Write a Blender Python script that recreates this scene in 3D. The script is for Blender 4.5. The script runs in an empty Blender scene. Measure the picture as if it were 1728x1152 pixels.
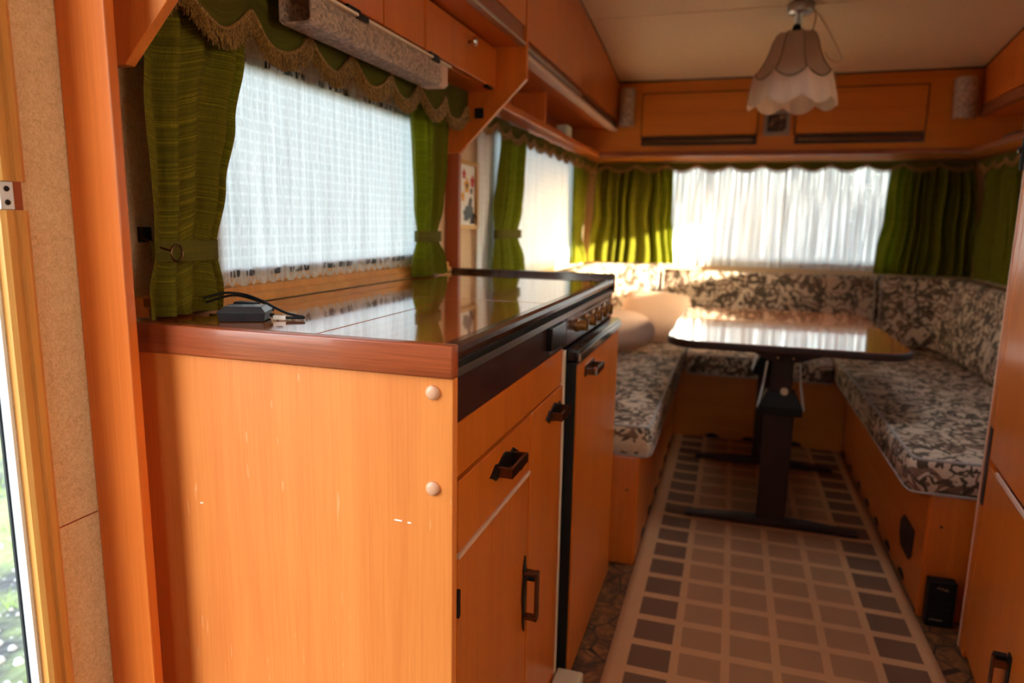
import bpy, bmesh, math, random
from mathutils import Vector, Matrix
random.seed(7)
R = math.radians
PI = math.pi
sc = bpy.context.scene
col = sc.collection

# ------------------------------------------------------------------ camera
F_PX = 1165.0
CAM_H = 1.05
def _n(v): return Vector(v).normalized()
fw = _n((376, -193, F_PX)); dn = _n((-131, 6836, F_PX))
rt = dn.cross(fw).normalized(); dn = fw.cross(rt)
c_right = Vector((rt[0], fw[0], -dn[0])); c_down = Vector((rt[1], fw[1], -dn[1])); c_fwd = Vector((rt[2], fw[2], -dn[2]))
cam_d = bpy.data.cameras.new('camera'); cam = bpy.data.objects.new('camera', cam_d); col.objects.link(cam)
m3 = Matrix((c_right, -c_down, -c_fwd)).transposed()
cam.matrix_world = Matrix.Translation((0, 0, CAM_H)) @ m3.to_4x4()
cam_d.sensor_width = 36; cam_d.lens = F_PX / 1728 * 36
cam_d.clip_start = 0.02; cam_d.clip_end = 200
cam_d.dof.use_dof = True; cam_d.dof.focus_distance = 1.0; cam_d.dof.aperture_fstop = 3.2
sc.camera = cam

# ------------------------------------------------------------------ light
world = bpy.data.worlds.new('sky'); sc.world = world; world.use_nodes = True
wn = world.node_tree; wn.nodes.clear()
wo = wn.nodes.new('ShaderNodeOutputWorld'); wb = wn.nodes.new('ShaderNodeBackground')
sky = wn.nodes.new('ShaderNodeTexSky'); sky.sky_type = 'NISHITA'; sky.sun_disc = False
sky.sun_elevation = R(13); sky.sun_rotation = R(110); sky.air_density = 1.2; sky.dust_density = 3.0
wmix = wn.nodes.new('ShaderNodeMix'); wmix.data_type = 'RGBA'
wmix.inputs[0].default_value = 0.75
wmix.inputs[7].default_value = (0.92, 0.97, 1.0, 1)          # thin bright haze
wn.links.new(sky.outputs[0], wmix.inputs[6])
wn.links.new(wmix.outputs[2], wb.inputs['Color'])
wb.inputs['Strength'].default_value = 4.6
wn.links.new(wb.outputs[0], wo.inputs[0])

sun_d = bpy.data.lights.new('sun', 'SUN'); sun = bpy.data.objects.new('sun', sun_d); col.objects.link(sun)
sun_dir = Vector((-1.85, 0.90, -0.40)).normalized()
sun.rotation_euler = sun_dir.to_track_quat('-Z', 'Y').to_euler(); sun.location = (6, -2, 4)
sun_d.energy = 26; sun_d.angle = R(0.8); sun_d.color = (1.0, 0.86, 0.66)

vs = sc.view_settings
vs.view_transform = 'Standard'; vs.look = 'None'; vs.gamma = 1.0; vs.use_curve_mapping = False
vs.exposure = 0.88
sc.cycles.max_bounces = 14; sc.cycles.diffuse_bounces = 8; sc.cycles.transparent_max_bounces = 16
sc.cycles.transmission_bounces = 10; sc.cycles.use_denoising = True
sc.cycles.sample_clamp_indirect = 6.0
sc.cycles.caustics_reflective = False; sc.cycles.caustics_refractive = False

# ------------------------------------------------------------------ helpers
def lin(c):
    return tuple(((v / 255) / 12.92 if v / 255 <= 0.04045 else ((v / 255 + 0.055) / 1.055) ** 2.4) for v in c)
def rgba(c): return (*lin(c), 1.0)

class MB:
    def __init__(self): self.v = []; self.f = []; self.uv = {}
    def add(self, vs, fs):
        b = len(self.v); self.v += [tuple(p) for p in vs]; self.f += [tuple(i + b for i in f) for f in fs]; return b
    def box(self, x0, x1, y0, y1, z0, z1):
        self.add([(x0,y0,z0),(x1,y0,z0),(x1,y1,z0),(x0,y1,z0),(x0,y0,z1),(x1,y0,z1),(x1,y1,z1),(x0,y1,z1)],
                 [(0,3,2,1),(4,5,6,7),(0,1,5,4),(1,2,6,5),(2,3,7,6),(3,0,4,7)]); return self
    def prism(self, poly, axis, a0, a1):
        n = len(poly)
        def p(q, a): return (a, q[0], q[1]) if axis == 'x' else (q[0], a, q[1]) if axis == 'y' else (q[0], q[1], a)
        self.add([p(q, a0) for q in poly] + [p(q, a1) for q in poly],
                 [tuple(range(n)), tuple(range(2*n-1, n-1, -1))] + [(i, i+n, (i+1) % n + n, (i+1) % n) for i in range(n)])
        return self
    def tube(self, pts, r, n=8, cap=True, closed=False):
        pts = [Vector(p) for p in pts]; m = len(pts); base = len(self.v)
        rs = r if isinstance(r, (list, tuple)) else [r] * m
        up = None
        for i, p in enumerate(pts):
            if closed: t = (pts[(i+1) % m] - pts[i-1])
            else: t = pts[min(i+1, m-1)] - pts[max(i-1, 0)]
            t.normalize()
            if up is None:
                a = Vector((0,0,1)) if abs(t.z) < 0.9 else Vector((1,0,0)); up = (a - t * a.dot(t)).normalized()
            else:
                up = (up - t * up.dot(t)); up = up.normalized() if up.length > 1e-6 else Vector((1,0,0))
            s = t.cross(up)
            for k in range(n):
                an = 2*PI*k/n; self.v.append(tuple(p + (up*math.cos(an) + s*math.sin(an)) * rs[i]))
        for i in range(m if closed else m-1):
            for k in range(n):
                a = base + i*n + k; b = base + i*n + (k+1) % n
                c = base + ((i+1) % m)*n + (k+1) % n; d = base + ((i+1) % m)*n + k
                self.f.append((a, b, c, d))
        if cap and not closed:
            self.f.append(tuple(base + k for k in range(n-1, -1, -1))); self.f.append(tuple(base + (m-1)*n + k for k in range(n)))
        return self
    def lathe(self, prof, c, n=24, cap=True):
        base = len(self.v); m = len(prof)
        for r, z in prof:
            for k in range(n):
                a = 2*PI*k/n; self.v.append((c[0] + r*math.cos(a), c[1] + r*math.sin(a), c[2] + z))
        for i in range(m-1):
            for k in range(n):
                self.f.append((base+i*n+k, base+i*n+(k+1) % n, base+(i+1)*n+(k+1) % n, base+(i+1)*n+k))
        if cap:
            self.f.append(tuple(base+k for k in range(n-1, -1, -1))); self.f.append(tuple(base+(m-1)*n+k for k in range(n)))
        return self
    def grid(self, fn, nu, nv, uvf=None, wrap=False):
        base = len(self.v)
        for j in range(nv+1):
            for i in range(nu+1):
                self.v.append(tuple(fn(i/nu, j/nv)))
                self.uv[len(self.v)-1] = uvf(i/nu, j/nv) if uvf else (i/nu, j/nv)
        for j in range(nv):
            for i in range(nu):
                a = base + j*(nu+1) + i; self.f.append((a, a+1, a+nu+2, a+nu+1))
        return self
    def xf(self, M):
        self.v = [tuple(M @ Vector(p)) for p in self.v]; return self
    def build(self, name, mat, parent=None, smooth=False, bevel=0.0, seg=2, fixn=True, label=None):
        xs = [p[0] for p in self.v]; ys = [p[1] for p in self.v]; zs = [p[2] for p in self.v]
        o0 = Vector(((min(xs)+max(xs))/2, (min(ys)+max(ys))/2, min(zs)))
        me = bpy.data.meshes.new(name)
        me.from_pydata([(p[0]-o0.x, p[1]-o0.y, p[2]-o0.z) for p in self.v], [], self.f)
        if self.uv:
            ul = me.uv_layers.new(name='UVMap')
            for lp in me.loops: ul.data[lp.index].uv = self.uv.get(lp.vertex_index, (0, 0))
        if fixn:
            bm = bmesh.new(); bm.from_mesh(me); bmesh.ops.recalc_face_normals(bm, faces=bm.faces); bm.to_mesh(me); bm.free()
        if smooth:
            for p in me.polygons: p.use_smooth = True
        me.materials.append(mat)
        ob = bpy.data.objects.new(name, me); col.objects.link(ob)
        if bevel > 0:
            b = ob.modifiers.new('bevel', 'BEVEL'); b.width = bevel; b.segments = seg; b.limit_method = 'ANGLE'; b.angle_limit = R(35)
            if smooth or seg > 2:
                for p in me.polygons: p.use_smooth = True
        wl = world_loc(parent) if parent else Vector((0, 0, 0))
        ob.location = o0 - wl
        if parent: ob.parent = parent
        if label: ob['label'] = label
        return ob
def world_loc(o):
    l = Vector(o.location)
    while o.parent: o = o.parent; l = l + o.location
    return l
def B(*a): return MB().box(*a)
def thing(name, label, cat, loc, group=None):
    e = bpy.data.objects.new(name, None); col.objects.link(e); e.location = loc; e.empty_display_size = 0.05
    e['label'] = label; e['category'] = cat
    if group: e['group'] = group
    return e
def tag(o, label, cat, group=None):
    o['label'] = label; o['category'] = cat
    if group: o['group'] = group
    return o
def struct(o, label=None):
    o['kind'] = 'structure'
    if label: o['label'] = label
    return o
def sempty(name, loc, label=None):
    e = bpy.data.objects.new(name, None); col.objects.link(e); e.location = loc; e['kind'] = 'structure'
    if label: e['label'] = label
    return e
def rrect(x0, x1, y0, y1, r, n=5):
    out = []
    for cx, cy, a0 in ((x1-r, y1-r, 0), (x0+r, y1-r, 90), (x0+r, y0+r, 180), (x1-r, y0+r, 270)):
        for i in range(n+1):
            a = R(a0 + 90*i/n); out.append((cx + r*math.cos(a), cy + r*math.sin(a)))
    return out
def catmull(pts, per=8):
    P = [Vector(p) for p in pts]; out = []
    for i in range(len(P)-1):
        p0 = P[max(i-1, 0)]; p1 = P[i]; p2 = P[i+1]; p3 = P[min(i+2, len(P)-1)]
        for k in range(per):
            t = k/per
            out.append(0.5*((2*p1) + (p2-p0)*t + (2*p0-5*p1+4*p2-p3)*t*t + (3*p1-p0-3*p2+p3)*t**3))
    out.append(P[-1]); return out
def interp(tab, z):
    if z <= tab[0][0]: return tab[0][1:]
    for a, b in zip(tab, tab[1:]):
        if z <= b[0]:
            t = (z-a[0])/(b[0]-a[0]); t2 = t*t*(3-2*t)
            return tuple(p + (q-p)*t2 for p, q in zip(a[1:], b[1:]))
    return tab[-1][1:]

# ------------------------------------------------------------------ materials
class NT:
    def __init__(s, name):
        s.m = bpy.data.materials.new(name); s.m.use_nodes = True; s.t = s.m.node_tree; s.t.nodes.clear()
        s.out = s.t.nodes.new('ShaderNodeOutputMaterial')
    def n(s, typ, **kw):
        nd = s.t.nodes.new('ShaderNode' + typ)
        for k, v in kw.items(): setattr(nd, k, v)
        return nd
    def l(s, a, b): s.t.links.new(a, b)
    def coord(s, kind='Object', scale=(1,1,1), rot=(0,0,0)):
        c = s.n('TexCoord'); mp = s.n('Mapping'); mp.inputs['Scale'].default_value = scale; mp.inputs['Rotation'].default_value = rot
        s.l(c.outputs[kind], mp.inputs['Vector']); return mp.outputs[0]
    def noise(s, vec, scale, detail=3, rough=0.55, dist=0.0):
        nd = s.n('TexNoise'); nd.inputs['Scale'].default_value = scale; nd.inputs['Detail'].default_value = detail
        nd.inputs['Roughness'].default_value = rough; nd.inputs['Distortion'].default_value = dist
        s.l(vec, nd.inputs['Vector']); return nd.outputs['Fac']
    def math(s, op, a, b=None, c=None, clamp=False):
        nd = s.n('Math', operation=op); nd.use_clamp = clamp
        for i, v in enumerate((a, b, c)):
            if v is None: continue
            if isinstance(v, (int, float)): nd.inputs[i].default_value = v
            else: s.l(v, nd.inputs[i])
        return nd.outputs[0]
    def ramp(s, fac, stops, interp='LINEAR'):
        nd = s.n('ValToRGB'); cr = nd.color_ramp; cr.interpolation = interp
        while len(cr.elements) < len(stops): cr.elements.new(0.5)
        for e, (p, c) in zip(cr.elements, stops): e.position = p; e.color = c if len(c) == 4 else rgba(c)
        s.l(fac, nd.inputs[0]); return nd.outputs[0]
    def mix(s, fac, a, b, blend='MIX'):
        nd = s.n('Mix', data_type='RGBA', blend_type=blend)
        for i, v in ((0, fac), (6, a), (7, b)):
            if isinstance(v, (int, float)): nd.inputs[i].default_value = v
            elif isinstance(v, tuple): nd.inputs[i].default_value = v if len(v) == 4 else rgba(v)
            else: s.l(v, nd.inputs[i])
        return nd.outputs[2]
    def bump(s, h, strength=0.3, dist=0.002):
        nd = s.n('Bump'); nd.inputs['Strength'].default_value = strength; nd.inputs['Distance'].default_value = dist
        s.l(h, nd.inputs['Height']); return nd.outputs[0]
    def pbsdf(s, color, rough=0.5, metal=0.0, normal=None, coat=0.0, spec=0.5, crough=0.08):
        b = s.n('BsdfPrincipled')
        if isinstance(color, tuple): b.inputs['Base Color'].default_value = color if len(color) == 4 else rgba(color)
        else: s.l(color, b.inputs['Base Color'])
        if isinstance(rough, (int, float)): b.inputs['Roughness'].default_value = rough
        else: s.l(rough, b.inputs['Roughness'])
        b.inputs['Metallic'].default_value = metal; b.inputs['Coat Weight'].default_value = coat; b.inputs['Coat Roughness'].default_value = crough
        b.inputs['Specular IOR Level'].default_value = spec
        if normal is not None: s.l(normal, b.inputs['Normal'])
        return b.outputs[0]
    def done(s, sh): s.l(sh, s.out.inputs[0]); return s.m
def plain(name, c, rough=0.5, metal=0.0, spec=0.5, coat=0.0):
    t = NT(name); v = t.coord(); nz = t.noise(v, 60, 2)
    k = t.mix(t.math('MULTIPLY', nz, 0.25), rgba(c), tuple(q*0.8 for q in lin(c)) + (1,))
    return t.done(t.pbsdf(k, rough, metal, None, coat, spec))
def wood(name, light, dark, axis='z', rough=0.4, coat=0.0, scale=1.0, streak=0.6, crough=0.08, scratch=0.0):
    t = NT(name); sl = 0.05
    def sv(k): return tuple((sl if a == axis else 1.0) * k for a in 'xyz')
    v1 = t.coord('Object', sv(1)); v2 = t.coord('Object', tuple((0.02 if a == axis else 1.0) for a in 'xyz'))
    big = t.noise(v1, 14*scale, 4, 0.6, 0.6); fine = t.noise(v2, 260*scale, 3, 0.7); cloud = t.noise(t.coord(), 3.0, 2)
    f = t.math('ADD', t.math('MULTIPLY', big, streak), t.math('MULTIPLY', fine, 1-streak))
    f = t.math('ADD', t.math('MULTIPLY', f, 0.85), t.math('MULTIPLY', cloud, 0.15))
    c = t.ramp(f, [(0.30, dark), (0.62, light)])
    if scratch > 0:
        vs_ = t.coord('Object', tuple((0.10 if a == axis else 1.0) for a in 'xyz'))
        sN = t.noise(vs_, 170, 1, 0.4); gate = t.noise(t.coord(), 5.0, 2)
        mk = t.math('MULTIPLY', t.math('GREATER_THAN', sN, 0.75), t.math('GREATER_THAN', gate, 0.52))
        c = t.mix(t.math('MULTIPLY', mk, scratch), c, (255, 214, 170))
    b = t.bump(fine, 0.06, 0.001)
    rg = t.math('ADD', t.math('MULTIPLY', cloud, 0.12), rough-0.06)
    return t.done(t.pbsdf(c, rg, 0, b, coat, 0.4, crough))

M = {}
M['veneer'] = wood('orange_veneer', (234, 138, 64), (212, 108, 42), 'z', 0.42, 0.15, 1.0, 0.55, 0.25, 0.22)
M['veneer_y'] = wood('orange_veneer_lengthwise', (212, 116, 38), (182, 88, 24), 'y', 0.4, 0.15, 1.0, 0.55, 0.25)
M['veneer_x'] = wood('orange_veneer_crosswise', (214, 130, 42), (188, 102, 26), 'x', 0.4, 0.15, 1.0, 0.55, 0.25)
M['post'] = wood('post_wood', (226, 120, 46), (202, 96, 30), 'z', 0.36, 0.2, 1.2, 0.5, 0.2)
M['redpost'] = wood('red_post_wood', (166, 78, 34), (136, 58, 22), 'z', 0.4, 0.1)
M['door_wood'] = wood('cabinet_front_wood', (208, 108, 32), (178, 84, 20), 'z', 0.34, 0.3, 1.3, 0.5, 0.18)
M['edge_red'] = wood('mahogany_edge', (178, 86, 44), (112, 42, 20), 'x', 0.35, 0.3, 1.6, 0.45)
M['edge_red_y'] = wood('mahogany_edge_lengthwise', (150, 84, 52), (104, 50, 28), 'y', 0.35, 0.2, 1.6, 0.45)
M['top'] = wood('lacquered_worktop', (176, 96, 46), (128, 58, 24), 'y', 0.07, 1.0, 1.8, 0.4, 0.02)
M['table_top'] = wood('lacquered_table', (188, 108, 56), (146, 76, 34), 'x', 0.10, 1.0, 1.2, 0.5, 0.03)
M['moulding'] = plain('dark_brown_moulding', (62, 34, 26), 0.22, 0, 0.6, 0.5)
M['fascia'] = plain('dark_brown_enamel', (56, 28, 26), 0.25, 0, 0.5, 0.3)
M['dark_wood'] = wood('dark_stained_wood', (52, 28, 22), (34, 18, 15), 'z', 0.62, 0.0)
M['jamb'] = wood('pine_jamb', (222, 160, 84), (190, 122, 52), 'z', 0.45, 0.1, 1.4)
M['black'] = plain('black_plastic', (18, 17, 18), 0.5, 0, 0.25)
M['black_gloss'] = plain('black_gloss', (18, 17, 19), 0.2)
M['gap'] = plain('dark_gap', (26, 16, 12), 0.8)
M['alu'] = plain('brushed_aluminium', (190, 186, 184), 0.3, 1.0)
M['chrome'] = plain('chrome', (226, 224, 222), 0.12, 1.0)
M['antique'] = plain('antique_brass', (112, 84, 60), 0.25, 1.0)
M['iron'] = plain('blackened_iron', (34, 30, 30), 0.35, 0.6)
M['brass_knob'] = plain('amber_knob', (150, 96, 40), 0.25, 0.3)
M['cream_plastic'] = plain('cream_plastic', (226, 206, 180), 0.4)
M['pale_strip'] = plain('pale_pink_strip', (214, 172, 148), 0.4)
M['cap_pink'] = plain('pink_screw_cap', (226, 166, 130), 0.4)
M['white_metal'] = plain('white_metal', (228, 232, 240), 0.35, 0.2)
M['gold'] = plain('gold_frame', (206, 152, 62), 0.35, 0.4)
M['pewter'] = plain('pewter_frame', (150, 138, 128), 0.4, 0.5)
M['paper'] = plain('white_paper', (240, 234, 224), 0.7)
M['beige'] = plain('beige_plastic', (196, 168, 134), 0.55)
M['rubber'] = plain('black_rubber', (24, 26, 30), 0.7)
M['white_paint'] = plain('white_paint', (232, 232, 228), 0.5)
M['grey_box'] = plain('dark_grey_plastic', (34, 34, 37), 0.35)
M['gunmetal'] = plain('gunmetal', (120, 120, 124), 0.3, 0.9)
M['mint'] = plain('pale_mint_card', (214, 222, 206), 0.6)

def wallpaper(name, a, b):
    t = NT(name); v = t.coord(); n1 = t.noise(v, 190, 2, 0.5, 1.4); n2 = t.noise(v, 60, 2)
    f = t.math('ADD', t.math('MULTIPLY', n1, 0.8), t.math('MULTIPLY', n2, 0.2))
    return t.done(t.pbsdf(t.ramp(f, [(0.30, b), (0.62, a)]), 0.6, 0, t.bump(n1, 0.35, 0.002), 0, 0.3))
M['wallpaper'] = wallpaper('textured_wallpaper', (230, 196, 154), (202, 162, 118))
M['ceiling'] = wallpaper('ceiling_board', (222, 198, 168), (212, 184, 152))
M['back'] = wallpaper('rear_wall', (150, 112, 74), (130, 94, 60))

def cloth_green(name, c1, c2, linescale, trans=0.35):
    t = NT(name); u = t.coord('UV'); sx = t.n('SeparateXYZ'); t.l(u, sx.inputs[0])
    uu = t.coord('UV', (3, linescale, 1)); n1 = t.noise(uu, 1.0, 3, 0.7)
    uw = t.coord('UV', (linescale*1.4, linescale*0.2, 1)); n2 = t.noise(uw, 1.0, 2)
    f = t.math('ADD', t.math('MULTIPLY', n1, 0.8), t.math('MULTIPLY', n2, 0.2))
    c = t.ramp(f, [(0.40, c2), (0.54, tuple((p+q)//2 for p, q in zip(c1, c2))), (0.60, c1), (0.72, tuple(min(255, int(k*1.3)) for k in c1))])
    nb = t.bump(f, 0.5, 0.002)
    d = t.pbsdf(c, 0.85, 0, nb, 0, 0.15); tr = t.n('BsdfTranslucent'); t.l(t.mix(0.4, c, (170, 190, 20)), tr.inputs[0])
    mx = t.n('MixShader'); mx.inputs[0].default_value = trans; t.l(d, mx.inputs[1]); t.l(tr.outputs[0], mx.inputs[2])
    return t.done(mx.outputs[0])
M['curtain'] = cloth_green('olive_curtain_cloth', (124, 108, 24), (80, 72, 12), 300, 0.07)
M['curtain_far'] = cloth_green('green_curtain_cloth', (114, 110, 18), (80, 80, 8), 500, 0.22)
M['valance'] = cloth_green('valance_cloth', (92, 84, 28), (72, 66, 18), 600, 0.06)
M['tieband'] = cloth_green('tieback_cloth', (104, 94, 36), (84, 76, 26), 500, 0.1)
def fringe_mat():
    t = NT('gold_brown_fringe'); v = t.coord('Object', (900, 900, 12)); n = t.noise(v, 1.0, 1)
    return t.done(t.pbsdf(t.ramp(n, [(0.38, (84, 56, 20)), (0.52, (140, 100, 44)), (0.66, (186, 144, 74))]), 0.6))
M['fringe'] = fringe_mat()

def sheer_mat(name, top_gap, bot_gap, cell=0.021, base=0.62, trans=0.36, line=0.13):
    # woven net in metres: u along the rail, v = height above the floor
    t = NT(name); c = t.n('TexCoord'); sp = t.n('SeparateXYZ'); t.l(c.outputs['UV'], sp.inputs[0]); U, V = sp.outputs[0], sp.outputs[1]
    wob = t.noise(t.coord('UV', (9, 9, 1)), 1.0, 2)
    du = t.math('ADD', U, t.math('MULTIPLY', wob, 0.05))
    a = t.math('ABSOLUTE', t.math('SINE', t.math('MULTIPLY', du, PI/cell)))
    b = t.math('ABSOLUTE', t.math('SINE', t.math('MULTIPLY', V, PI/cell)))
    la = t.math('LESS_THAN', a, 0.42); lb = t.math('LESS_THAN', b, 0.42)
    fine = t.noise(t.coord('UV', (500, 60, 1)), 1.0, 2); streak = t.noise(t.coord('UV', (70, 2.5, 1)), 1.0, 3)
    cov = t.math('ADD', base, t.math('MULTIPLY', t.math('MAXIMUM', la, lb), line))
    cov = t.math('ADD', cov, t.math('MULTIPLY', t.math('SUBTRACT', streak, 0.5), 0.75))
    cov = t.math('ADD', cov, t.math('MULTIPLY', t.math('SUBTRACT', fine, 0.5), 0.35), None, True)
    for (z0, z1, fu) in (top_gap, bot_gap):
        inb = t.math('MULTIPLY', t.math('GREATER_THAN', V, z0), t.math('LESS_THAN', V, z1))
        cells = t.math('GREATER_THAN', t.noise(t.coord('UV', (fu, 30, 1)), 1.0, 1), 0.50)
        gate = t.math('GREATER_THAN', t.noise(t.coord('UV', (11, 0.2, 1)), 1.0, 1), 0.46)
        hole = t.math('MULTIPLY', inb, t.math('MULTIPLY', cells, gate))
        cov = t.math('MULTIPLY', cov, t.math('SUBTRACT', 1.0, t.math('MULTIPLY', hole, 0.9)))
    d = t.n('BsdfDiffuse'); d.inputs[0].default_value = rgba((236, 238, 240))
    tr = t.n('BsdfTranslucent'); tr.inputs[0].default_value = rgba((238, 242, 246))
    m1 = t.n('MixShader'); m1.inputs[0].default_value = trans; t.l(d.outputs[0], m1.inputs[1]); t.l(tr.outputs[0], m1.inputs[2])
    tp = t.n('BsdfTransparent'); m2 = t.n('MixShader'); t.l(cov, m2.inputs[0]); t.l(tp.outputs[0], m2.inputs[1]); t.l(m1.outputs[0], m2.inputs[2])
    return t.done(m2.outputs[0])
M['sheer_k'] = sheer_mat('kitchen_net', (1.317, 1.336, 220), (0.942, 0.958, 160), 0.0185, 0.78, 0.38, 0.09)
M['blind'] = sheer_mat('sun_softening_net', (3, 3.1, 10), (3, 3.1, 10), 0.024, 1.6, 0.33, 0.0)  # opaque net that diffuses sun at the added side window
M['sheer_f'] = sheer_mat('dinette_net', (3, 3.1, 10), (3, 3.1, 10), 0.024, 0.93, 0.17, 0.06)

def glass():
    t = NT('window_glass'); tp = t.n('BsdfTransparent'); tp.inputs[0].default_value = (0.95, 0.97, 0.97, 1)
    g = t.n('BsdfGlossy'); g.inputs['Roughness'].default_value = 0.02
    fr = t.n('Fresnel'); fr.inputs[0].default_value = 1.45
    m = t.n('MixShader'); t.l(fr.outputs[0], m.inputs[0]); t.l(tp.outputs[0], m.inputs[1]); t.l(g.outputs[0], m.inputs[2])
    return t.done(m.outputs[0])
M['glass'] = glass()

def crackle(name, tint, scale, tr=0.4):
    t = NT(name); v = t.coord(); vo = t.n('TexVoronoi'); vo.inputs['Scale'].default_value = scale; t.l(v, vo.inputs['Vector'])
    nb = t.bump(vo.outputs['Distance'], 1.0, 0.004)
    c = t.mix(t.math('MULTIPLY', vo.outputs['Color'], 1.0), tuple(k*0.40 for k in lin(tint)) + (1,), rgba(tint))
    d = t.pbsdf(c, 0.12, 0, nb, 0.4, 0.9)
    g = t.n('BsdfTranslucent'); t.l(c, g.inputs[0]); m = t.n('MixShader'); m.inputs[0].default_value = tr
    t.l(d, m.inputs[1]); t.l(g.outputs[0], m.inputs[2]); return t.done(m.outputs[0])
M['crackle'] = crackle('crackled_acrylic', (255, 224, 198), 170, 0.45)
M['crackle2'] = crackle('pressed_glass', (250, 226, 206), 120, 0.4)

def upholstery():
    t = NT('floral_upholstery'); v0 = t.coord('Object', (1, 1, 1))
    nz = t.n('TexNoise'); nz.inputs['Scale'].default_value = 9; nz.inputs['Detail'].default_value = 2; t.l(v0, nz.inputs['Vector'])
    sub = t.n('VectorMath', operation='SUBTRACT'); t.l(nz.outputs['Color'], sub.inputs[0]); sub.inputs[1].default_value = (.5, .5, .5)
    sc_ = t.n('VectorMath', operation='SCALE'); t.l(sub.outputs[0], sc_.inputs[0]); sc_.inputs['Scale'].default_value = 0.09
    ad = t.n('VectorMath', operation='ADD'); t.l(v0, ad.inputs[0]); t.l(sc_.outputs[0], ad.inputs[1]); w = ad.outputs[0]
    vo = t.n('TexVoronoi'); vo.inputs['Scale'].default_value = 9.0; t.l(w, vo.inputs['Vector']); d = vo.outputs['Distance']
    ring = t.math('GREATER_THAN', t.math('SINE', t.math('MULTIPLY', d, 30)), 0.15)
    near = t.math('LESS_THAN', d, 0.50); flower = t.math('MULTIPLY', ring, near)
    n1 = t.noise(w, 16, 2, 0.5, 0.8)
    stem = t.math('LESS_THAN', t.math('ABSOLUTE', t.math('SUBTRACT', n1, 0.5)), 0.040)
    leaf = t.math('GREATER_THAN', t.noise(w, 20, 2, 0.5, 0.5), 0.60)
    n3 = t.noise(v0, 120, 2); grain = t.noise(v0, 420, 1)
    cream = t.mix(n3, (200, 172, 146), (226, 202, 176)); brown = t.mix(n3, (112, 84, 68), (146, 114, 94)); olive = t.mix(n3, (66, 54, 42), (96, 82, 66))
    c = t.mix(flower, cream, brown); c = t.mix(stem, c, olive); c = t.mix(t.math('MULTIPLY', leaf, 0.92), c, olive)
    c = t.mix(t.math('MULTIPLY', grain, 0.30), c, (70, 56, 46))
    b = t.pbsdf(c, 0.75, 0, t.bump(grain, 0.4, 0.002), 0, 0.25)
    return t.done(b)
M['floral'] = upholstery()
M['piping'] = plain('grey_piping', (160, 150, 142), 0.6)
M['pillow'] = plain('dusty_pink_cloth', (212, 176, 150), 0.8)

def rug_mat():
    t = NT('woven_rug'); c = t.n('TexCoord'); sp = t.n('SeparateXYZ'); t.l(c.outputs['UV'], sp.inputs[0]); X, Y = sp.outputs[0], sp.outputs[1]
    # UV carries metres: columns of squares of 0.1185 m pitch, rows likewise
    P = 0.1185
    cx = t.math('DIVIDE', t.math('SUBTRACT', X, 0.055), P); cy = t.math('DIVIDE', Y, P)
    fx = t.math('FRACT', cx); fy = t.math('FRACT', cy)
    inx = t.math('LESS_THAN', t.math('ABSOLUTE', t.math('SUBTRACT', fx, 0.5)), 0.415)
    iny = t.math('LESS_THAN', t.math('ABSOLUTE', t.math('SUBTRACT', fy, 0.5)), 0.385)
    sq = t.math('MULTIPLY', inx, iny)
    inside = t.math('MULTIPLY', t.math('GREATER_THAN', cx, 0.0), t.math('LESS_THAN', cx, 6.0)); sq = t.math('MULTIPLY', sq, inside)
    edge = t.math('MAXIMUM', t.math('LESS_THAN', cx, 1.0), t.math('GREATER_THAN', cx, 5.0))
    wv = t.math('MULTIPLY', t.math('SINE', t.math('MULTIPLY', X, 2*PI/0.0075)), t.math('SINE', t.math('MULTIPLY', t.math('ADD', Y, t.math('MULTIPLY', X, 0.35)), 2*PI/0.0075)))
    wvf = t.math('GREATER_THAN', wv, -0.1)
    nz = t.noise(c.outputs['UV'], 300, 2); n2 = t.noise(c.outputs['UV'], 12, 2)
    ground = t.mix(nz, (186, 132, 90), (208, 154, 108))
    dark = t.mix(wvf, (78, 52, 38), (132, 94, 70)); light = t.mix(wvf, (134, 90, 60), (180, 130, 92))
    s_ = t.mix(edge, light, dark); k = t.mix(sq, ground, s_)
    k = t.mix(t.math('MULTIPLY', n2, 0.2), k, (90, 66, 50))
    h = t.math('ADD', wv, nz)
    return t.done(t.pbsdf(k, 0.85, 0, t.bump(h, 0.4, 0.002), 0, 0.15))
M['rug'] = rug_mat()
def vinyl():
    t = NT('marbled_vinyl'); v = t.coord(); n1 = t.noise(v, 22, 5, 0.65, 1.5); vo = t.n('TexVoronoi', feature='DISTANCE_TO_EDGE'); vo.inputs['Scale'].default_value = 12; t.l(v, vo.inputs['Vector'])
    c = t.ramp(n1, [(0.35, (58, 36, 24)), (0.55, (118, 72, 38)), (0.7, (150, 98, 54))])
    c = t.mix(t.math('LESS_THAN', vo.outputs[0], 0.03), c, (46, 28, 20))
    return t.done(t.pbsdf(c, 0.4, 0, None, 0, 0.4))
M['vinyl'] = vinyl()
def gravel():
    t = NT('gravel_and_grass'); v = t.coord(); vo = t.n('TexVoronoi'); vo.inputs['Scale'].default_value = 26; t.l(v, vo.inputs['Vector'])
    n1 = t.noise(v, 1.3, 4); n2 = t.noise(v, 40, 3)
    st = t.mix(vo.outputs['Color'], (62, 62, 62), (128, 128, 126)); st = t.mix(t.math('LESS_THAN', vo.outputs['Distance'], 0.18), (48, 48, 48), st)
    gr = t.mix(n2, (74, 88, 46), (112, 120, 80))
    c = t.mix(t.ramp(n1, [(0.46, (0, 0, 0)), (0.58, (255, 255, 255))]), st, gr)
    return t.done(t.pbsdf(c, 0.9, 0, t.bump(vo.outputs['Distance'], 0.6, 0.02), 0, 0.2))
M['ground'] = gravel()
M['grass'] = plain('grass_blades', (92, 124, 40), 0.7)
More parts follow.
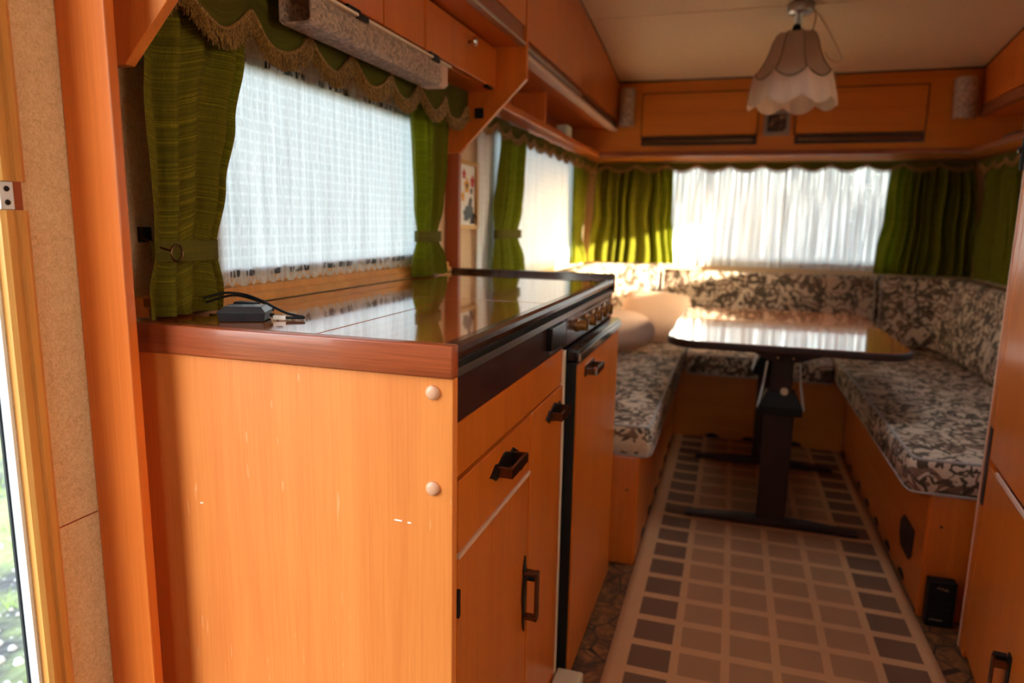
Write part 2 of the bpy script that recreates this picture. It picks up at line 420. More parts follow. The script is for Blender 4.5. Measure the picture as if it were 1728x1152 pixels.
M['stone'] = plain('pale_stones', (124, 124, 126), 0.8)
M['hedge'] = plain('hazy_hedge', (128, 140, 120), 0.9)

def shade_cloth(name, c, tr):
    t = NT(name); u = t.coord('UV', (220, 1, 1)); n = t.noise(u, 1.0, 2)
    k = t.mix(n, tuple(v*0.75 for v in lin(c)) + (1,), rgba(c)); d = t.n('BsdfDiffuse'); t.l(k, d.inputs[0]); g = t.n('BsdfTranslucent'); t.l(k, g.inputs[0])
    m = t.n('MixShader'); m.inputs[0].default_value = tr; t.l(d.outputs[0], m.inputs[1]); t.l(g.outputs[0], m.inputs[2]); return t.done(m.outputs[0])
M['shade'] = shade_cloth('ribbed_shade_cloth', (200, 172, 148), 0.35)
M['skirt'] = shade_cloth('shade_fringe_cloth', (236, 204, 182), 0.6)
M['shade_trim'] = plain('shade_braid', (128, 104, 80), 0.7)
M['cord'] = plain('cream_cord', (214, 184, 150), 0.6)

# ------------------------------------------------------------------ the shell
XL, XR, YF, YB = -0.84, 1.16, 4.05, -1.2
CZ = [(-1.3, 1.92), (1.5, 1.92), (2.0, 1.905), (2.67, 1.866), (3.1, 1.825), (3.62, 1.755), (4.1, 1.675)]
def ceil_z(y):
    for a, b in zip(CZ, CZ[1:]):
        if y <= b[0]:
            t = (y-a[0])/(b[0]-a[0]); return a[1] + (b[1]-a[1])*t
    return CZ[-1][1]

def wall_holes(axis, t0, t1, a0, a1, z0, z1, holes):
    """a wall slab (thickness t0..t1) spanning a0..a1 x z0..z1 with rectangular holes"""
    As = sorted({a0, a1, *[h[0] for h in holes], *[h[1] for h in holes]}); Zs = sorted({z0, z1, *[h[2] for h in holes], *[h[3] for h in holes]})
    m = MB()
    for i in range(len(As)-1):
        for j in range(len(Zs)-1):
            ca, cz = (As[i]+As[i+1])/2, (Zs[j]+Zs[j+1])/2
            if any(h[0] < ca < h[1] and h[2] < cz < h[3] for h in holes): continue
            if axis == 'x': m.box(t0, t1, As[i], As[i+1], Zs[j], Zs[j+1])
            else: m.box(As[i], As[i+1], t0, t1, Zs[j], Zs[j+1])
    return m
KW = (0.96, 1.76, 0.945, 1.335); DW = (2.36, 3.70, 0.86, 1.39); FWN = (-0.42, 0.82, 0.85, 1.39); RW = (2.35, 3.42, 1.02, 1.38); DOOR = (0.04, 0.607, 0.0, 1.78); BW = (-0.20, 0.30, 1.05, 1.45); NW = (-0.05, 0.85, 1.00, 1.58); HATCH = (-0.08, 0.46, 1.90, 2.48)
struct(B(XL-0.04, XR+0.04, YB-0.04, YF+0.04, -0.04, 0).build('floor', M['vinyl']))
struct(wall_holes('x', XL-0.016, XL, YB-0.035, YF+0.035, 0, 1.94, [KW, DW, DOOR]).build('wall_left', M['wallpaper']))
struct(wall_holes('y', YF, YF+0.035, XL, XR, 0, 1.70, [FWN]).build('wall_front', M['wallpaper']))
struct(wall_holes('x', XR, XR+0.035, YB-0.035, YF+0.035, 0, 1.94, [RW, NW]).build('wall_right', M['wallpaper']))
struct(wall_holes('y', YB-0.035, YB, XL, XR, 0, 1.94, [BW]).build('wall_back', M['back']))
cm = MB()
def ceil_seg(x0, x1, y0, y1, n):
    ys = [y0 + (y1-y0)*i/n for i in range(n+1)]
    cm.prism([(y, ceil_z(y)) for y in ys] + [(y, ceil_z(y)+0.03) for y in reversed(ys)], 'x', x0, x1)
ceil_seg(XL-0.035, XR+0.035, YB-0.04, HATCH[2], 4); ceil_seg(XL-0.035, HATCH[0], HATCH[2], HATCH[3], 4)
ceil_seg(HATCH[1], XR+0.035, HATCH[2], HATCH[3], 4); ceil_seg(XL-0.035, XR+0.035, HATCH[3], YF+0.04, 34)
ceiling = struct(cm.build('ceiling', M['ceiling'], smooth=False))
B(XL, XR, 2.858, 2.868, ceil_z(2.863)-0.0015, ceil_z(2.863)+0.002).build('seam_strip', M['ceiling'], ceiling)

def window(name, axis, plane, hole, bars, sign, label):
    """rubber gasket, frame and pane set into a wall hole; plane = inner wall face, sign = outward direction"""
    a0, a1, z0, z1 = hole
    e = sempty(name, (plane, (a0+a1)/2, z0) if axis == 'x' else ((a0+a1)/2, plane, z0), label)
    def bx(p0, p1, b0, b1, c0, c1):
        lo, hi = sorted((plane+sign*p0, plane+sign*p1))
        return B(lo, hi, b0, b1, c0, c1) if axis == 'x' else B(b0, b1, lo, hi, c0, c1)
    def ring(p0, p1, w, nm, mt):
        m = MB()
        for q in (bx(p0, p1, a0, a1, z0, z0+w), bx(p0, p1, a0, a1, z1-w, z1), bx(p0, p1, a0, a0+w, z0+w, z1-w), bx(p0, p1, a1-w, a1, z0+w, z1-w)): m.add(q.v, q.f)
        return m.build(nm, mt, e)
    ring(0.003, 0.020, 0.020, 'window_gasket', M['rubber'])
    g = bx(0.008, 0.012, a0+0.018, a1-0.018, z0+0.018, z1-0.018).build('pane', M['glass'], e)
    for b in bars: bx(0.005, 0.016, b-0.006, b+0.006, z0+0.02, z1-0.02).build('glazing_bar', M['white_paint'], e)
    return e
window('window_1', 'x', XL, KW, [], -1, 'caravan window over the kitchen worktop')
window('window_2', 'x', XL, DW, [], -1, 'long side window beside the left bench')
window('window_3', 'y', YF, FWN, [0.245], 1, 'wide front window behind the table')
window('fill_window_rear', 'y', YB, BW, [], -1, 'unseen rear window added for frontal daylight')  # added behind the camera to light the end panel from the front
window('fill_window_side', 'x', XR, NW, [], 1, 'unseen side window added to light the kitchen side')  # added out of view to brighten the overhead lockers and kitchen fronts
window('window_4', 'x', XR, RW, [], 1, 'side window beside the right bench')
hw = sempty('fill_hatch', (0.19, 2.19, 1.88), 'unseen roof hatch added for daylight over the dinette')  # hatch added out of view to bring more daylight inside
B(HATCH[0], HATCH[1], HATCH[2], HATCH[3], 2.050, 2.055).build('pane', M['glass'], hw)
m = MB()
for q in ((HATCH[0]-0.02, HATCH[0], HATCH[2]-0.02, HATCH[3]+0.02), (HATCH[1], HATCH[1]+0.02, HATCH[2]-0.02, HATCH[3]+0.02), (HATCH[0], HATCH[1], HATCH[2]-0.02, HATCH[2]), (HATCH[0], HATCH[1], HATCH[3], HATCH[3]+0.02)): m.box(*q, 1.872, 1.895)
m.build('window_frame', M['white_paint'], hw)
m = MB()
for q in ((HATCH[0]-0.02, HATCH[0], HATCH[2]-0.02, HATCH[3]+0.02), (HATCH[1], HATCH[1]+0.02, HATCH[2]-0.02, HATCH[3]+0.02), (HATCH[0], HATCH[1], HATCH[2]-0.02, HATCH[2]), (HATCH[0], HATCH[1], HATCH[3], HATCH[3]+0.02)): m.box(*q, 1.90, 2.060)
m.build('sun_block_upstand', M['white_paint'], hw)  # ring raised above the roof to keep low sun off the left locker
# sill board behind the worktop
struct(MB().prism([(XL, 0.902), (-0.813, 0.902), (-0.813, 0.914), (-0.822, 0.918), (-0.822, 0.930), (XL, 0.932)], 'y', 0.80, 1.955).build('trim_1', M['jamb']), 'stepped wooden sill board along the back of the worktop')
# post at the near end of the kitchen, post at the far end
struct(B(XL, -0.760, 0.711, 0.727, 0, 1.915).build('trim_2', M['post'], bevel=0.002), 'orange wooden post between entrance and kitchen')
struct(B(XL, -0.795, 1.966, 1.984, 0.90, 1.249).build('trim_3', M['redpost'], bevel=0.001), 'narrow red-brown post above the far end of the worktop')
# door frame: lower and upper jamb mouldings, strike plate, outer metal edge
dj = sempty('door_1', (XL, 0.60, 0), 'open entrance doorway with pine jamb')
def jamb(z0, z1, nm):
    pr = [(XL, 0.608), (-0.830, 0.608), (-0.826, 0.613), (-0.826, 0.620), (-0.830, 0.622), (-0.830, 0.627), (-0.826, 0.629), (-0.826, 0.637), (-0.832, 0.645), (XL, 0.645)]
    return MB().prism(pr, 'z', z0, z1).build(nm, M['jamb'], dj)
jamb(0, 1.054, 'jamb'); jamb(1.088, 1.88, 'jamb')
B(XL, -0.832, 0.627, 0.639, 1.054, 1.088).build('jamb_backing', M['redpost'], dj)
sp_ = B(-0.8395, -0.829, 0.609, 0.6265, 1.0545, 1.0875).build('strike_plate', M['white_metal'], dj, bevel=0.001)
for z in (1.063, 1.079):
    q = MB().lathe([(0.0036, 0), (0.003, 0.0014), (0.001, 0.0014)], (0, 0, 0), 12); q.xf(Matrix.Translation((-0.829, 0.618, z)) @ Matrix.Rotation(PI/2, 4, 'Y'))
    q.build('screw', M['iron'], sp_)
B(-0.8555, -0.8405, 0.6025, 0.6068, 0, 1.80).build('outer_frame', M['white_metal'], dj)
B(-0.8590, -0.8558, 0.600, 0.604, 0, 1.80).build('door_seal', M['rubber'], dj)
B(-0.8402, -0.8385, 0.646, 0.710, 0.633, 0.6345).build('wallpaper_seam', M['edge_red'], bpy.data.objects['wall_left'])
# outside
gz = -0.55
gr = struct(MB().box(-40, 40, -40, 40, gz-0.1, gz).build('ground', M['ground']), 'gravel and thin grass outside the open door')
m = MB(); rnd = random.Random(3)
for i in range(900):
    x = -0.95 - 2.4*rnd.random()**1.2; y = -0.2 + 2.6*rnd.random(); s = 0.008 + 0.016*rnd.random()**2; a = rnd.random()*6
    pts = []
    for k in range(6): pts.append((x+s*math.cos(a+k*PI/3)*(0.8+0.4*rnd.random()), y+s*math.sin(a+k*PI/3)*(0.8+0.4*rnd.random()), gz))
    tp = [(x+(p[0]-x)*0.6, y+(p[1]-y)*0.6, gz+s*0.7) for p in pts]
    m.add(pts+tp, [(6,7,8,9,10,11)] + [(k, (k+1) % 6, (k+1) % 6+6, k+6) for k in range(6)])
o = tag(m.build('gravel_stones', M['stone']), 'loose pale gravel stones outside the open door', 'gravel'); o['kind'] = 'stuff'
m = MB()
for i in range(170):
    x = -1.0 - 3.6*rnd.random(); y = 0.0 + 5*rnd.random()
    for k in range(10):
        a = rnd.random()*6.28; l = 0.03+0.05*rnd.random(); dx, dy = math.cos(a), math.sin(a); px = x+0.05*rnd.gauss(0, 1); py = y+0.05*rnd.gauss(0, 1)
        m.add([(px-dy*0.003, py+dx*0.003, gz), (px+dy*0.003, py-dx*0.003, gz), (px+dx*l*0.7, py+dy*l*0.7, gz+l)], [(0, 1, 2)])
o = tag(m.build('grass', M['grass'], fixn=False), 'thin green grass tufts growing in the gravel outside', 'grass'); o['kind'] = 'stuff'

# ------------------------------------------------------------------ overhead lockers
def ytop(x_poly_y0, y1, zb, n=14, gap=0.004):
    ys = [x_poly_y0 + (y1-x_poly_y0)*i/n for i in range(n+1)]
    return [(x_poly_y0, zb), (y1, zb)] + [(y, ceil_z(y)-gap) for y in reversed(ys)]
# kitchen locker with its two bracket boards
t = thing('kitchen_locker', 'orange overhead kitchen locker with small drawers above the green valance', 'locker', (-0.72, 1.38, 1.25))
BR = [(XL+0.001, 1.25), (-0.795, 1.25), (-0.592, 1.452), (-0.592, 1.900), (XL+0.001, 1.900)]
MB().prism(BR, 'y', 1.966, 1.984).build('bracket_board', M['door_wood'], t, bevel=0.0015)
MB().prism(BR, 'y', 0.772, 0.789).build('bracket_board', M['veneer'], t, bevel=0.0015)
B(XL+0.002, -0.70, 0.79, 1.965, 1.424, 1.436).build('bottom_board', M['veneer_y'], t)
B(XL+0.002, -0.612, 0.79, 1.965, 1.541, 1.890).build('carcass', M['veneer_y'], t)
for y0, y1 in ((0.795, 1.286), (1.290, 1.477), (1.483, 1.960)):
    d = B(-0.698, -0.680, y0, y1, 1.426, 1.534).build('drawer_front', M['veneer'] if False else M['door_wood'], t, bevel=0.002)
    if y0 > 1.4:
        k = MB().lathe([(0.004, 0), (0.004, 0.010), (0.011, 0.014), (0.012, 0.020), (0.008, 0.024), (0.002, 0.025)], (0, 0, 0), 16)
        k.xf(Matrix.Translation((-0.680, 1.742, 1.503)) @ Matrix.Rotation(PI/2, 4, 'Y')); k.build('knob', M['chrome'], d, smooth=True)
for y in (1.17, 1.525, 1.905):
    B(-0.690, -0.676, y-0.022, y+0.022, 1.419, 1.4255).build('catch', M['black'], t)
# front rail of the locker: groove, metal strip, doors
B(-0.612, -0.600, 0.79, 1.965, 1.545, 1.588).build('grip_rail', M['edge_red_y'], t)
B(-0.614, -0.594, 0.79, 1.965, 1.541, 1.549).build('metal_strip', M['alu'], t, bevel=0.001)
for y0, y1 in ((0.795, 1.375), (1.381, 1.960)):
    B(-0.612, -0.594, y0, y1, 1.590, 1.888).build('door', M['door_wood'], t, bevel=0.002)
# power socket on the bracket
t = thing('power_socket', 'small black power socket on the bracket board above the valance end', 'socket', (-0.7315, 1.962, 1.348))
B(-0.745, -0.718, 1.960, 1.9655, 1.348, 1.377).build('plate', M['black'], t, bevel=0.002)
for z in (1.357, 1.368): B(-0.737, -0.726, 1.9585, 1.960, z-0.0025, z+0.0025).build('slot', M['gap'], t)

# left dinette locker with open shelf below
t = thing('side_locker', 'long orange overhead locker with metal grip rail above the left bench', 'locker', (-0.72, 2.8, 1.39))
MB().prism(ytop(1.988, 3.62, 1.53), 'x', XL+0.002, -0.618).build('carcass', M['veneer_y'], t)
MB().prism(ytop(1.990, 2.735, 1.566), 'x', -0.618, -0.600).build('door', M['door_wood'], t, bevel=0.002)
MB().prism(ytop(2.740, 3.618, 1.566), 'x', -0.618, -0.600).build('door', M['door_wood'], t, bevel=0.002)
B(-0.618, -0.608, 1.990, 3.618, 1.534, 1.562).build('grip_rail', M['edge_red_y'], t)
B(-0.640, -0.598, 1.990, 3.618, 1.517, 1.530).build('bottom_edge', M['pale_strip'], t, bevel=0.003)
B(-0.608, -0.598, 1.990, 2.735, 1.536, 1.548).build('metal_handle', M['alu'], t, bevel=0.003)
B(-0.608, -0.600, 2.760, 3.600, 1.538, 1.550).build('grip_handle', M['antique'], t, bevel=0.003)
B(XL+0.002, -0.690, 1.988, 3.618, 1.396, 1.412).build('shelf_board', M['veneer_y'], t, bevel=0.002)
B(XL+0.002, XL+0.010, 1.988, 3.618, 1.412, 1.530).build('back_panel', M['redpost'], t)
B(XL+0.010, -0.700, 2.580, 2.594, 1.412, 1.530).build('divider', M['veneer'], t)
B(-0.704, -0.688, 1.988, 3.618, 1.390, 1.414).build('front_lip', M['veneer_y'], t, bevel=0.003)

# front locker over the window
t = thing('front_locker', 'wide orange overhead locker with two flap doors above the front window', 'locker', (0.16, 3.8, 1.39))
B(XL+0.002, XR-0.002, 3.640, YF-0.002, 1.400, 1.672).build('carcass', M['veneer_x'], t)
B(XL+0.002, XR-0.002, 3.622, 3.640, 1.412, 1.748).build('face_frame', M['veneer_x'], t)
B(-0.700, 0.985, 3.612, 3.660, 1.390, 1.414).build('bottom_lip', M['edge_red_y'], t, bevel=0.004)
for x0, x1 in ((-0.478, 0.068), (0.240, 0.780)):
    B(x0-0.005, x1+0.005, 3.6195, 3.6225, 1.485, 1.695).build('door_gap', M['gap'], t)
    d = B(x0, x1, 3.614, 3.6195, 1.490, 1.690).build('door', M['veneer_x'], t, bevel=0.002)
    h = B(x0, x1+0.003, 3.610, 3.6225, 1.442, 1.482).build('grip_handle', M['dark_wood'], t, bevel=0.003)
    B(x0+0.012, x1-0.010, 3.607, 3.610, 1.454, 1.470).build('grip_inlay', M['antique'], h)
# right locker
t = thing('side_locker', 'dark orange overhead locker above the right bench at frame edge', 'locker', (1.07, 2.8, 1.39))
MB().prism(ytop(2.0, 3.62, 1.55), 'x', 1.000, XR-0.002).build('carcass', M['veneer_y'], t)
MB().prism(ytop(2.0, 3.618, 1.596), 'x', 0.985, 1.000).build('door', M['door_wood'], t, bevel=0.002)
B(0.992, 1.000, 2.0, 3.618, 1.562, 1.592).build('grip_rail', M['edge_red_y'], t)
B(0.980, 1.010, 2.0, 3.618, 1.546, 1.562).build('bottom_edge', M['edge_red_y'], t, bevel=0.003)
B(0.985, XR-0.002, 2.0, 3.612, 1.396, 1.412).build('shelf_board', M['veneer_y'], t, bevel=0.002)
B(0.972, 0.988, 2.0, 3.612, 1.390, 1.414).build('front_lip', M['edge_red_y'], t, bevel=0.003)
# dark bead where ceiling meets the lockers
struct(MB().tube([(-0.600, y, ceil_z(y)-0.004) for y in [1.99+i*0.0815 for i in range(21)]], 0.004, 6).build('trim_4', M['moulding'], smooth=True))
struct(MB().tube([(0.984, y, ceil_z(y)-0.004) for y in [2.0+i*0.081 for i in range(21)]], 0.004, 6).build('trim_5', M['moulding'], smooth=True))
struct(MB().tube([(-0.60, 3.618, ceil_z(3.618)-0.003), (0.984, 3.618, ceil_z(3.618)-0.003)], 0.004, 6).build('trim_6', M['moulding'], smooth=True))
# small things on the shelves
tag(MB().prism(rrect(-0.745, -0.700, 2.93, 3.03, 0.006), 'z', 1.4145, 1.462).build('storage_box', M['mint'], bevel=0.002), 'small pale mint box on the open shelf above the left bench', 'box')
tag(MB().prism(rrect(1.00, 1.09, 3.18, 3.34, 0.01), 'z', 1.4145, 1.432).build('notebook', M['grey_box'], bevel=0.002), 'flat dark object lying on the right open shelf', 'notebook')
# little picture between the flap doors
t = thing('small_picture', 'small square pewter-framed dark picture between the front locker doors', 'picture', (0.156, 3.62, 1.482))
f = MB()
for a in ((0.098, 0.214, 1.482, 1.498), (0.098, 0.214, 1.580, 1.596), (0.098, 0.114, 1.498, 1.580), (0.198, 0.214, 1.498, 1.580)): f.box(a[0], a[1], 3.606, 3.6215, a[2], a[3])
f.build('frame', M['pewter'], t)
def photo_mat():
    q = NT('dark_photograph'); v = q.coord(); n1 = q.noise(v, 38, 2)
    return q.done(q.pbsdf(q.ramp(n1, [(0.45, (40, 26, 20)), (0.58, (92, 62, 46)), (0.66, (176, 138, 108))]), 0.4))
B(0.114, 0.198, 3.614, 3.6215, 1.498, 1.580).build('print', photo_mat(), t)
# wall lamps at both ends of the front locker
def wall_lamp(x0, x1, z0, z1, label, lean):
    xc = (x0+x1)/2
    t = thing('wall_lamp', label, 'lamp', (xc, 3.615, z0), 'pressed glass wall lamps on the front locker')
    B(x0+0.006, x1-0.006, 3.604, 3.6125, z0+0.012, z1-0.012).build('back_plate', M['alu'], t)
    n = 12; out = []
    for i in range(n+1):
        a = PI*i/n; out.append((xc - (x1-x0)/2*math.cos(a), 3.604 - 0.055*math.sin(a)**0.6))
    inn = [(xc + (p[0]-xc)*0.88, 3.604 - (3.604-p[1])*0.90) for p in reversed(out)]
    s = MB().prism(out + inn, 'z', z0, z1)
    s.v = [(p[0] + lean*(p[2]-z0), p[1], p[2]) for p in s.v]; s.build('glass_shade', M['crackle2'], t)
    MB().lathe([(0.010, 0), (0.014, 0.01), (0.012, 0.05)], (xc, 3.580, z0+0.05), 14).build('bulb', M['cream_plastic'], t, smooth=True)
    MB().lathe([(0.002, 0), (0.006, 0.004), (0.005, 0.010)], (xc, 3.552, z0-0.010), 12).build('finial', M['chrome'], t, smooth=True)
wall_lamp(-0.590, -0.516, 1.535, 1.712, 'pressed glass wall lamp at the left end of the front locker', 0)
wall_lamp(0.878, 0.966, 1.535, 1.706, 'pressed glass wall lamp at the right end of the front locker', -0.03)

# ------------------------------------------------------------------ tube light over the worktop
t = thing('tube_light', 'crackled pink acrylic strip light under the overhead kitchen drawers', 'lamp', (-0.71, 1.33, 1.365))
B(-0.745, -0.674, 1.030, 1.620, 1.4130, 1.4185).build('mounting_plate', M['cream_plastic'], t, bevel=0.001)
op = [(-0.742, 1.412), (-0.742, 1.372), (-0.735, 1.3655), (-0.687, 1.3655), (-0.680, 1.372), (-0.680, 1.412)]
ip = [(-0.6835, 1.412), (-0.6835, 1.374), (-0.688, 1.3695), (-0.734, 1.3695), (-0.7385, 1.374), (-0.7385, 1.412)]
MB().prism(op + ip, 'y', 1.040, 1.570).build('diffuser', M['crackle'], t)
MB().prism([(-0.7425, 1.4125), (-0.7425, 1.3715), (-0.735, 1.3645), (-0.687, 1.3645), (-0.679, 1.3715), (-0.679, 1.4125)], 'y', 1.570, 1.606).build('end_cap', M['pale_strip'], t, bevel=0.001)
q = MB().lathe([(0.006, 0), (0.005, 0.003), (0.001, 0.003)], (0, 0, 0), 12); q.xf(Matrix.Translation((-0.725, 1.046, 1.4115)) @ Matrix.Rotation(PI, 4, 'X')); q.build('screw', M['iron'], t)
for y in (1.20, 1.53): B(-0.681, -0.6735, y-0.018, y+0.018, 1.410, 1.4190).build('clip', M['black'], t)

# ------------------------------------------------------------------ kitchen block
t = thing('kitchen_cabinet', 'orange wooden kitchen cabinet with end panel facing the entrance', 'cabinet', (-0.58, 1.35, 0))
ep = B(XL+0.002, -0.3185, 0.772, 0.788, 0, 0.858).build('end_panel', M['veneer'], t, bevel=0.001)
for z in (0.839, 0.713):
    q = MB().lathe([(0.0098, 0), (0.0092, 0.0025), (0.006, 0.0046), (0.002, 0.0052)], (0, 0, 0), 20)
    q.xf(Matrix.Translation((-0.3455, 0.772, z)) @ Matrix.Rotation(PI/2, 4, 'X')); q.build('screw_cap', M['cap_pink'], ep, smooth=True)
for (x, z, l) in ((-0.395, 0.662, 0.011), (-0.379, 0.661, 0.005), (-0.712, 0.640, 0.004)):
    B(x-l/2, x+l/2, 0.7708, 0.7722, z-0.0008, z+0.0008).build('chip', M['paper'], ep)
B(XL+0.002, -0.336, 0.789, 1.382, 0.03, 0.856).build('carcass', M['veneer_y'], t)
B(XL+0.002, -0.360, 0.789, 1.382, 0, 0.03).build('plinth', M['gap'], t)
B(XL+0.002, -0.322, 1.958, 1.974, 0, 0.858).build('side_panel', M['door_wood'], t)
fa = B(-0.336, -0.3225, 0.789, 1.400, 0.796, 0.858).build('fascia', M['fascia'], t)
fb = B(-0.336, -0.3215, 1.401, 1.956, 0.795, 0.858).build('hob_panel', M['fascia'], t, bevel=0.001)
sw = B(-0.3225, -0.311, 1.240, 1.352, 0.812, 0.856).build('switch_box', M['black_gloss'], t, bevel=0.002)
for y in (1.506, 1.600, 1.678, 1.755, 1.825):
    k = MB().lathe([(0.0165, 0), (0.0165, 0.004), (0.013, 0.006), (0.012, 0.020), (0.010, 0.022), (0.002, 0.022)], (0, 0, 0), 20)
    k.xf(Matrix.Translation((-0.3215, y, 0.828)) @ Matrix.Rotation(PI/2, 4, 'Y')); kn = k.build('hob_knob', M['brass_knob'], fb, smooth=False)
    B(-0.3215+0.006, -0.3215+0.026, y-0.003, y+0.003, 0.815, 0.841).build('hob_knob_grip', M['antique'], fb, bevel=0.001)
B(-0.3215, -0.3205, 1.45, 1.90, 0.845, 0.8475).build('scale_line', M['alu'], fb)
B(-0.336, -0.322, 0.789, 1.374, 0.7225, 0.795).build('rail', M['door_wood'], t)
def bracket_handle(parent, y, z, L, vert, flip=1):
    """ornate back plate with a square bail; runs along y (or z when vert)"""
    X = -0.3195
    def P(a, b): return (y + a, z + b) if not vert else (y + b, z + a)
    h = L/2
    pl = [(-h-0.020, 0), (-h-0.006, 0.006), (-h+0.006, 0.013), (-h+0.022, 0.010), (-0.010, 0.017), (0, 0.019), (0.010, 0.017), (h-0.022, 0.010), (h-0.006, 0.013), (h+0.006, 0.006), (h+0.020, 0)]
    k = 0.62 if vert else 1.0
    pl = pl + [(a, -b) for a, b in reversed(pl[1:-1])]
    b = MB().prism([P(a, c*k) for a, c in pl], 'x', X, X+0.003).build('handle', M['iron'], parent, bevel=0.0008)
    for s in (-1, 1):
        p0 = P(s*(h-0.012)-0.003, -0.008); p1 = P(s*(h-0.012)+0.003, 0.008)
        ys = sorted((p0[0], p1[0])); zs = sorted((p0[1], p1[1]))
        B(X+0.002, X+0.024, ys[0], ys[1], zs[0], zs[1]).build('handle_arm', M['antique'], b, bevel=0.0006)
    p0 = P(-h+0.008, -0.008); p1 = P(h-0.008, 0.008); ys = sorted((p0[0], p1[0])); zs = sorted((p0[1], p1[1]))
    B(X+0.022, X+0.0275, ys[0], ys[1], zs[0], zs[1]).build('handle_bar', M['antique'], b, bevel=0.0008)
    pc = P(h-0.030 if vert else h-0.016, -flip*0.014 if not vert else 0.016); 
    q = MB().lathe([(0.0065, 0), (0.0065, 0.016), (0.004, 0.018)], (0, 0, 0), 14); q.xf(Matrix.Translation((X+0.003, pc[0], pc[1])) @ Matrix.Rotation(PI/2, 4, 'Y')); q.build('latch_button', M['black'], b)
    return b
dr = B(-0.336, -0.3195, 0.794, 1.132, 0.6165, 0.7165).build('drawer', M['door_wood'], t, bevel=0.0015)
bracket_handle(dr, 0.985, 0.678, 0.100, False)
B(-0.336, -0.317, 0.794, 1.134, 0.6085, 0.6150).build('drawer_strip', M['pale_strip'], t, bevel=0.001)
d1 = B(-0.336, -0.320, 0.794, 1.132, 0.045, 0.6075).build('door', M['door_wood'], t, bevel=0.0015)
bracket_handle(d1, 1.112, 0.388, 0.110, True)
B(-0.321, -0.316, 0.789, 0.7955, 0.527, 0.566).build('hinge', M['black'], d1)
d2 = B(-0.336, -0.3195, 1.138, 1.374, 0.045, 0.7185).build('door', M['door_wood'], t, bevel=0.0015)
bracket_handle(d2, 1.300, 0.680, 0.092, False)
B(-0.336, -0.3185, 1.376, 1.390, 0.03, 0.790).build('filler_strip', M['cream_plastic'], t)

# fridge
t = thing('fridge', 'built-in fridge with orange panelled door and black edges under the hob knobs', 'fridge', (-0.57, 1.68, 0))
B(XL+0.02, -0.337, 1.400, 1.955, 0.02, 0.785).build('body', M['black'], t)
fd = B(-0.330, -0.2985, 1.401, 1.945, 0.018, 0.762).build('door', M['black'], t, bevel=0.001)
B(-0.2985, -0.2945, 1.407, 1.938, 0.022, 0.757).build('door_panel', M['door_wood'], fd)
B(-0.336, -0.293, 1.399, 1.948, 0.764, 0.790).build('top_cap', M['black_gloss'], t, bevel=0.004, seg=3)
B(-0.293, -0.2885, 1.399, 1.950, 0.766, 0.782).build('chrome_edge', M['chrome'], t, bevel=0.001)
hd = B(-0.2945, -0.292, 1.47, 1.575, 0.718, 0.742).build('handle', M['antique'], t)
for y in (1.475, 1.562): B(-0.292, -0.270, y, y+0.006, 0.722, 0.736).build('handle_arm', M['antique'], hd)
B(-0.272, -0.267, 1.473, 1.570, 0.721, 0.737).build('handle_bar', M['chrome'], hd, bevel=0.001)

# worktop
t = thing('worktop', 'glossy dark wooden kitchen worktop with lid panels and mahogany edge', 'worktop', (-0.57, 1.37, 0.86))
B(-0.8395, -0.336, 0.786, 1.955, 0.8605, 0.880).build('core', M['gap'], t)
B(-0.336, -0.3175, 0.7865, 1.945, 0.8585, 0.8695).build('metal_strip', M['alu'], t)
B(-0.3355, -0.333, 0.7865, 1.950, 0.8695, 0.879).build('shadow_gap', M['gap'], t)
for a in ((-0.8125, -0.5212, 0.7865, 1.2685), (-0.5188, -0.336, 0.7865, 1.2685), (-0.8125, -0.336, 1.2710, 1.952)):
    B(*a, 0.880, 0.900).build('lid_panel', M['top'], t, bevel=0.0008)
B(-0.812, -0.3165, 0.765, 0.7855, 0.8595, 0.9005).build('end_cap', M['edge_red'], t, bevel=0.0025, seg=3)
pr = [(-0.336, 0.879), (-0.320, 0.879), (-0.3165, 0.883), (-0.3155, 0.890), (-0.3175, 0.897), (-0.323, 0.9005), (-0.336, 0.9005)]
MB().prism(pr, 'y', 0.7865, 1.958).build('front_moulding', M['moulding'], t, smooth=False, bevel=0.001)
B(-0.8395, -0.3150, 1.956, 1.976, 0.8595, 0.912).build('end_lip', M['moulding'], t, bevel=0.002)

# adapter with cable on the worktop
ang = math.atan2(0.028, 0.060)
t = thing('power_adapter', 'flat black power adapter lying on the worktop beside the curtain', 'adapter', (-0.678, 0.847, 0.9005))
Mx = Matrix.Translation((-0.685, 0.852, 0.9008)) @ Matrix.Rotation(ang, 4, 'Z')
def frus(w, d, w2, d2, z0, z1):
    q = MB(); q.add([(-w,-d,z0),(w,-d,z0),(w,d,z0),(-w,d,z0),(-w2,-d2,z1),(w2,-d2,z1),(w2,d2,z1),(-w2,d2,z1)], [(0,3,2,1),(4,5,6,7),(0,1,5,4),(1,2,6,5),(2,3,7,6),(3,0,4,7)]); return q
frus(0.031, 0.024, 0.034, 0.027, 0, 0.014).xf(Mx).build('body', M['grey_box'], t, bevel=0.001)
frus(0.034, 0.027, 0.027, 0.018, 0.014, 0.0205).xf(Mx).build('bevelled_top', M['gunmetal'], t)
frus(0.026, 0.017, 0.026, 0.017, 0.0205, 0.0212).xf(Mx).build('top_plate', M['black_gloss'], t)
frus(0.007, 0.0012, 0.005, 0.0012, 0.006, 0.0085).xf(Mx @ Matrix.Translation((0, -0.0268, 0))).build('notch', M['black'], t)
t = thing('charging_cable', 'thin black cable with white tag looping across the worktop', 'cable', (-0.66, 0.89, 0.9005))
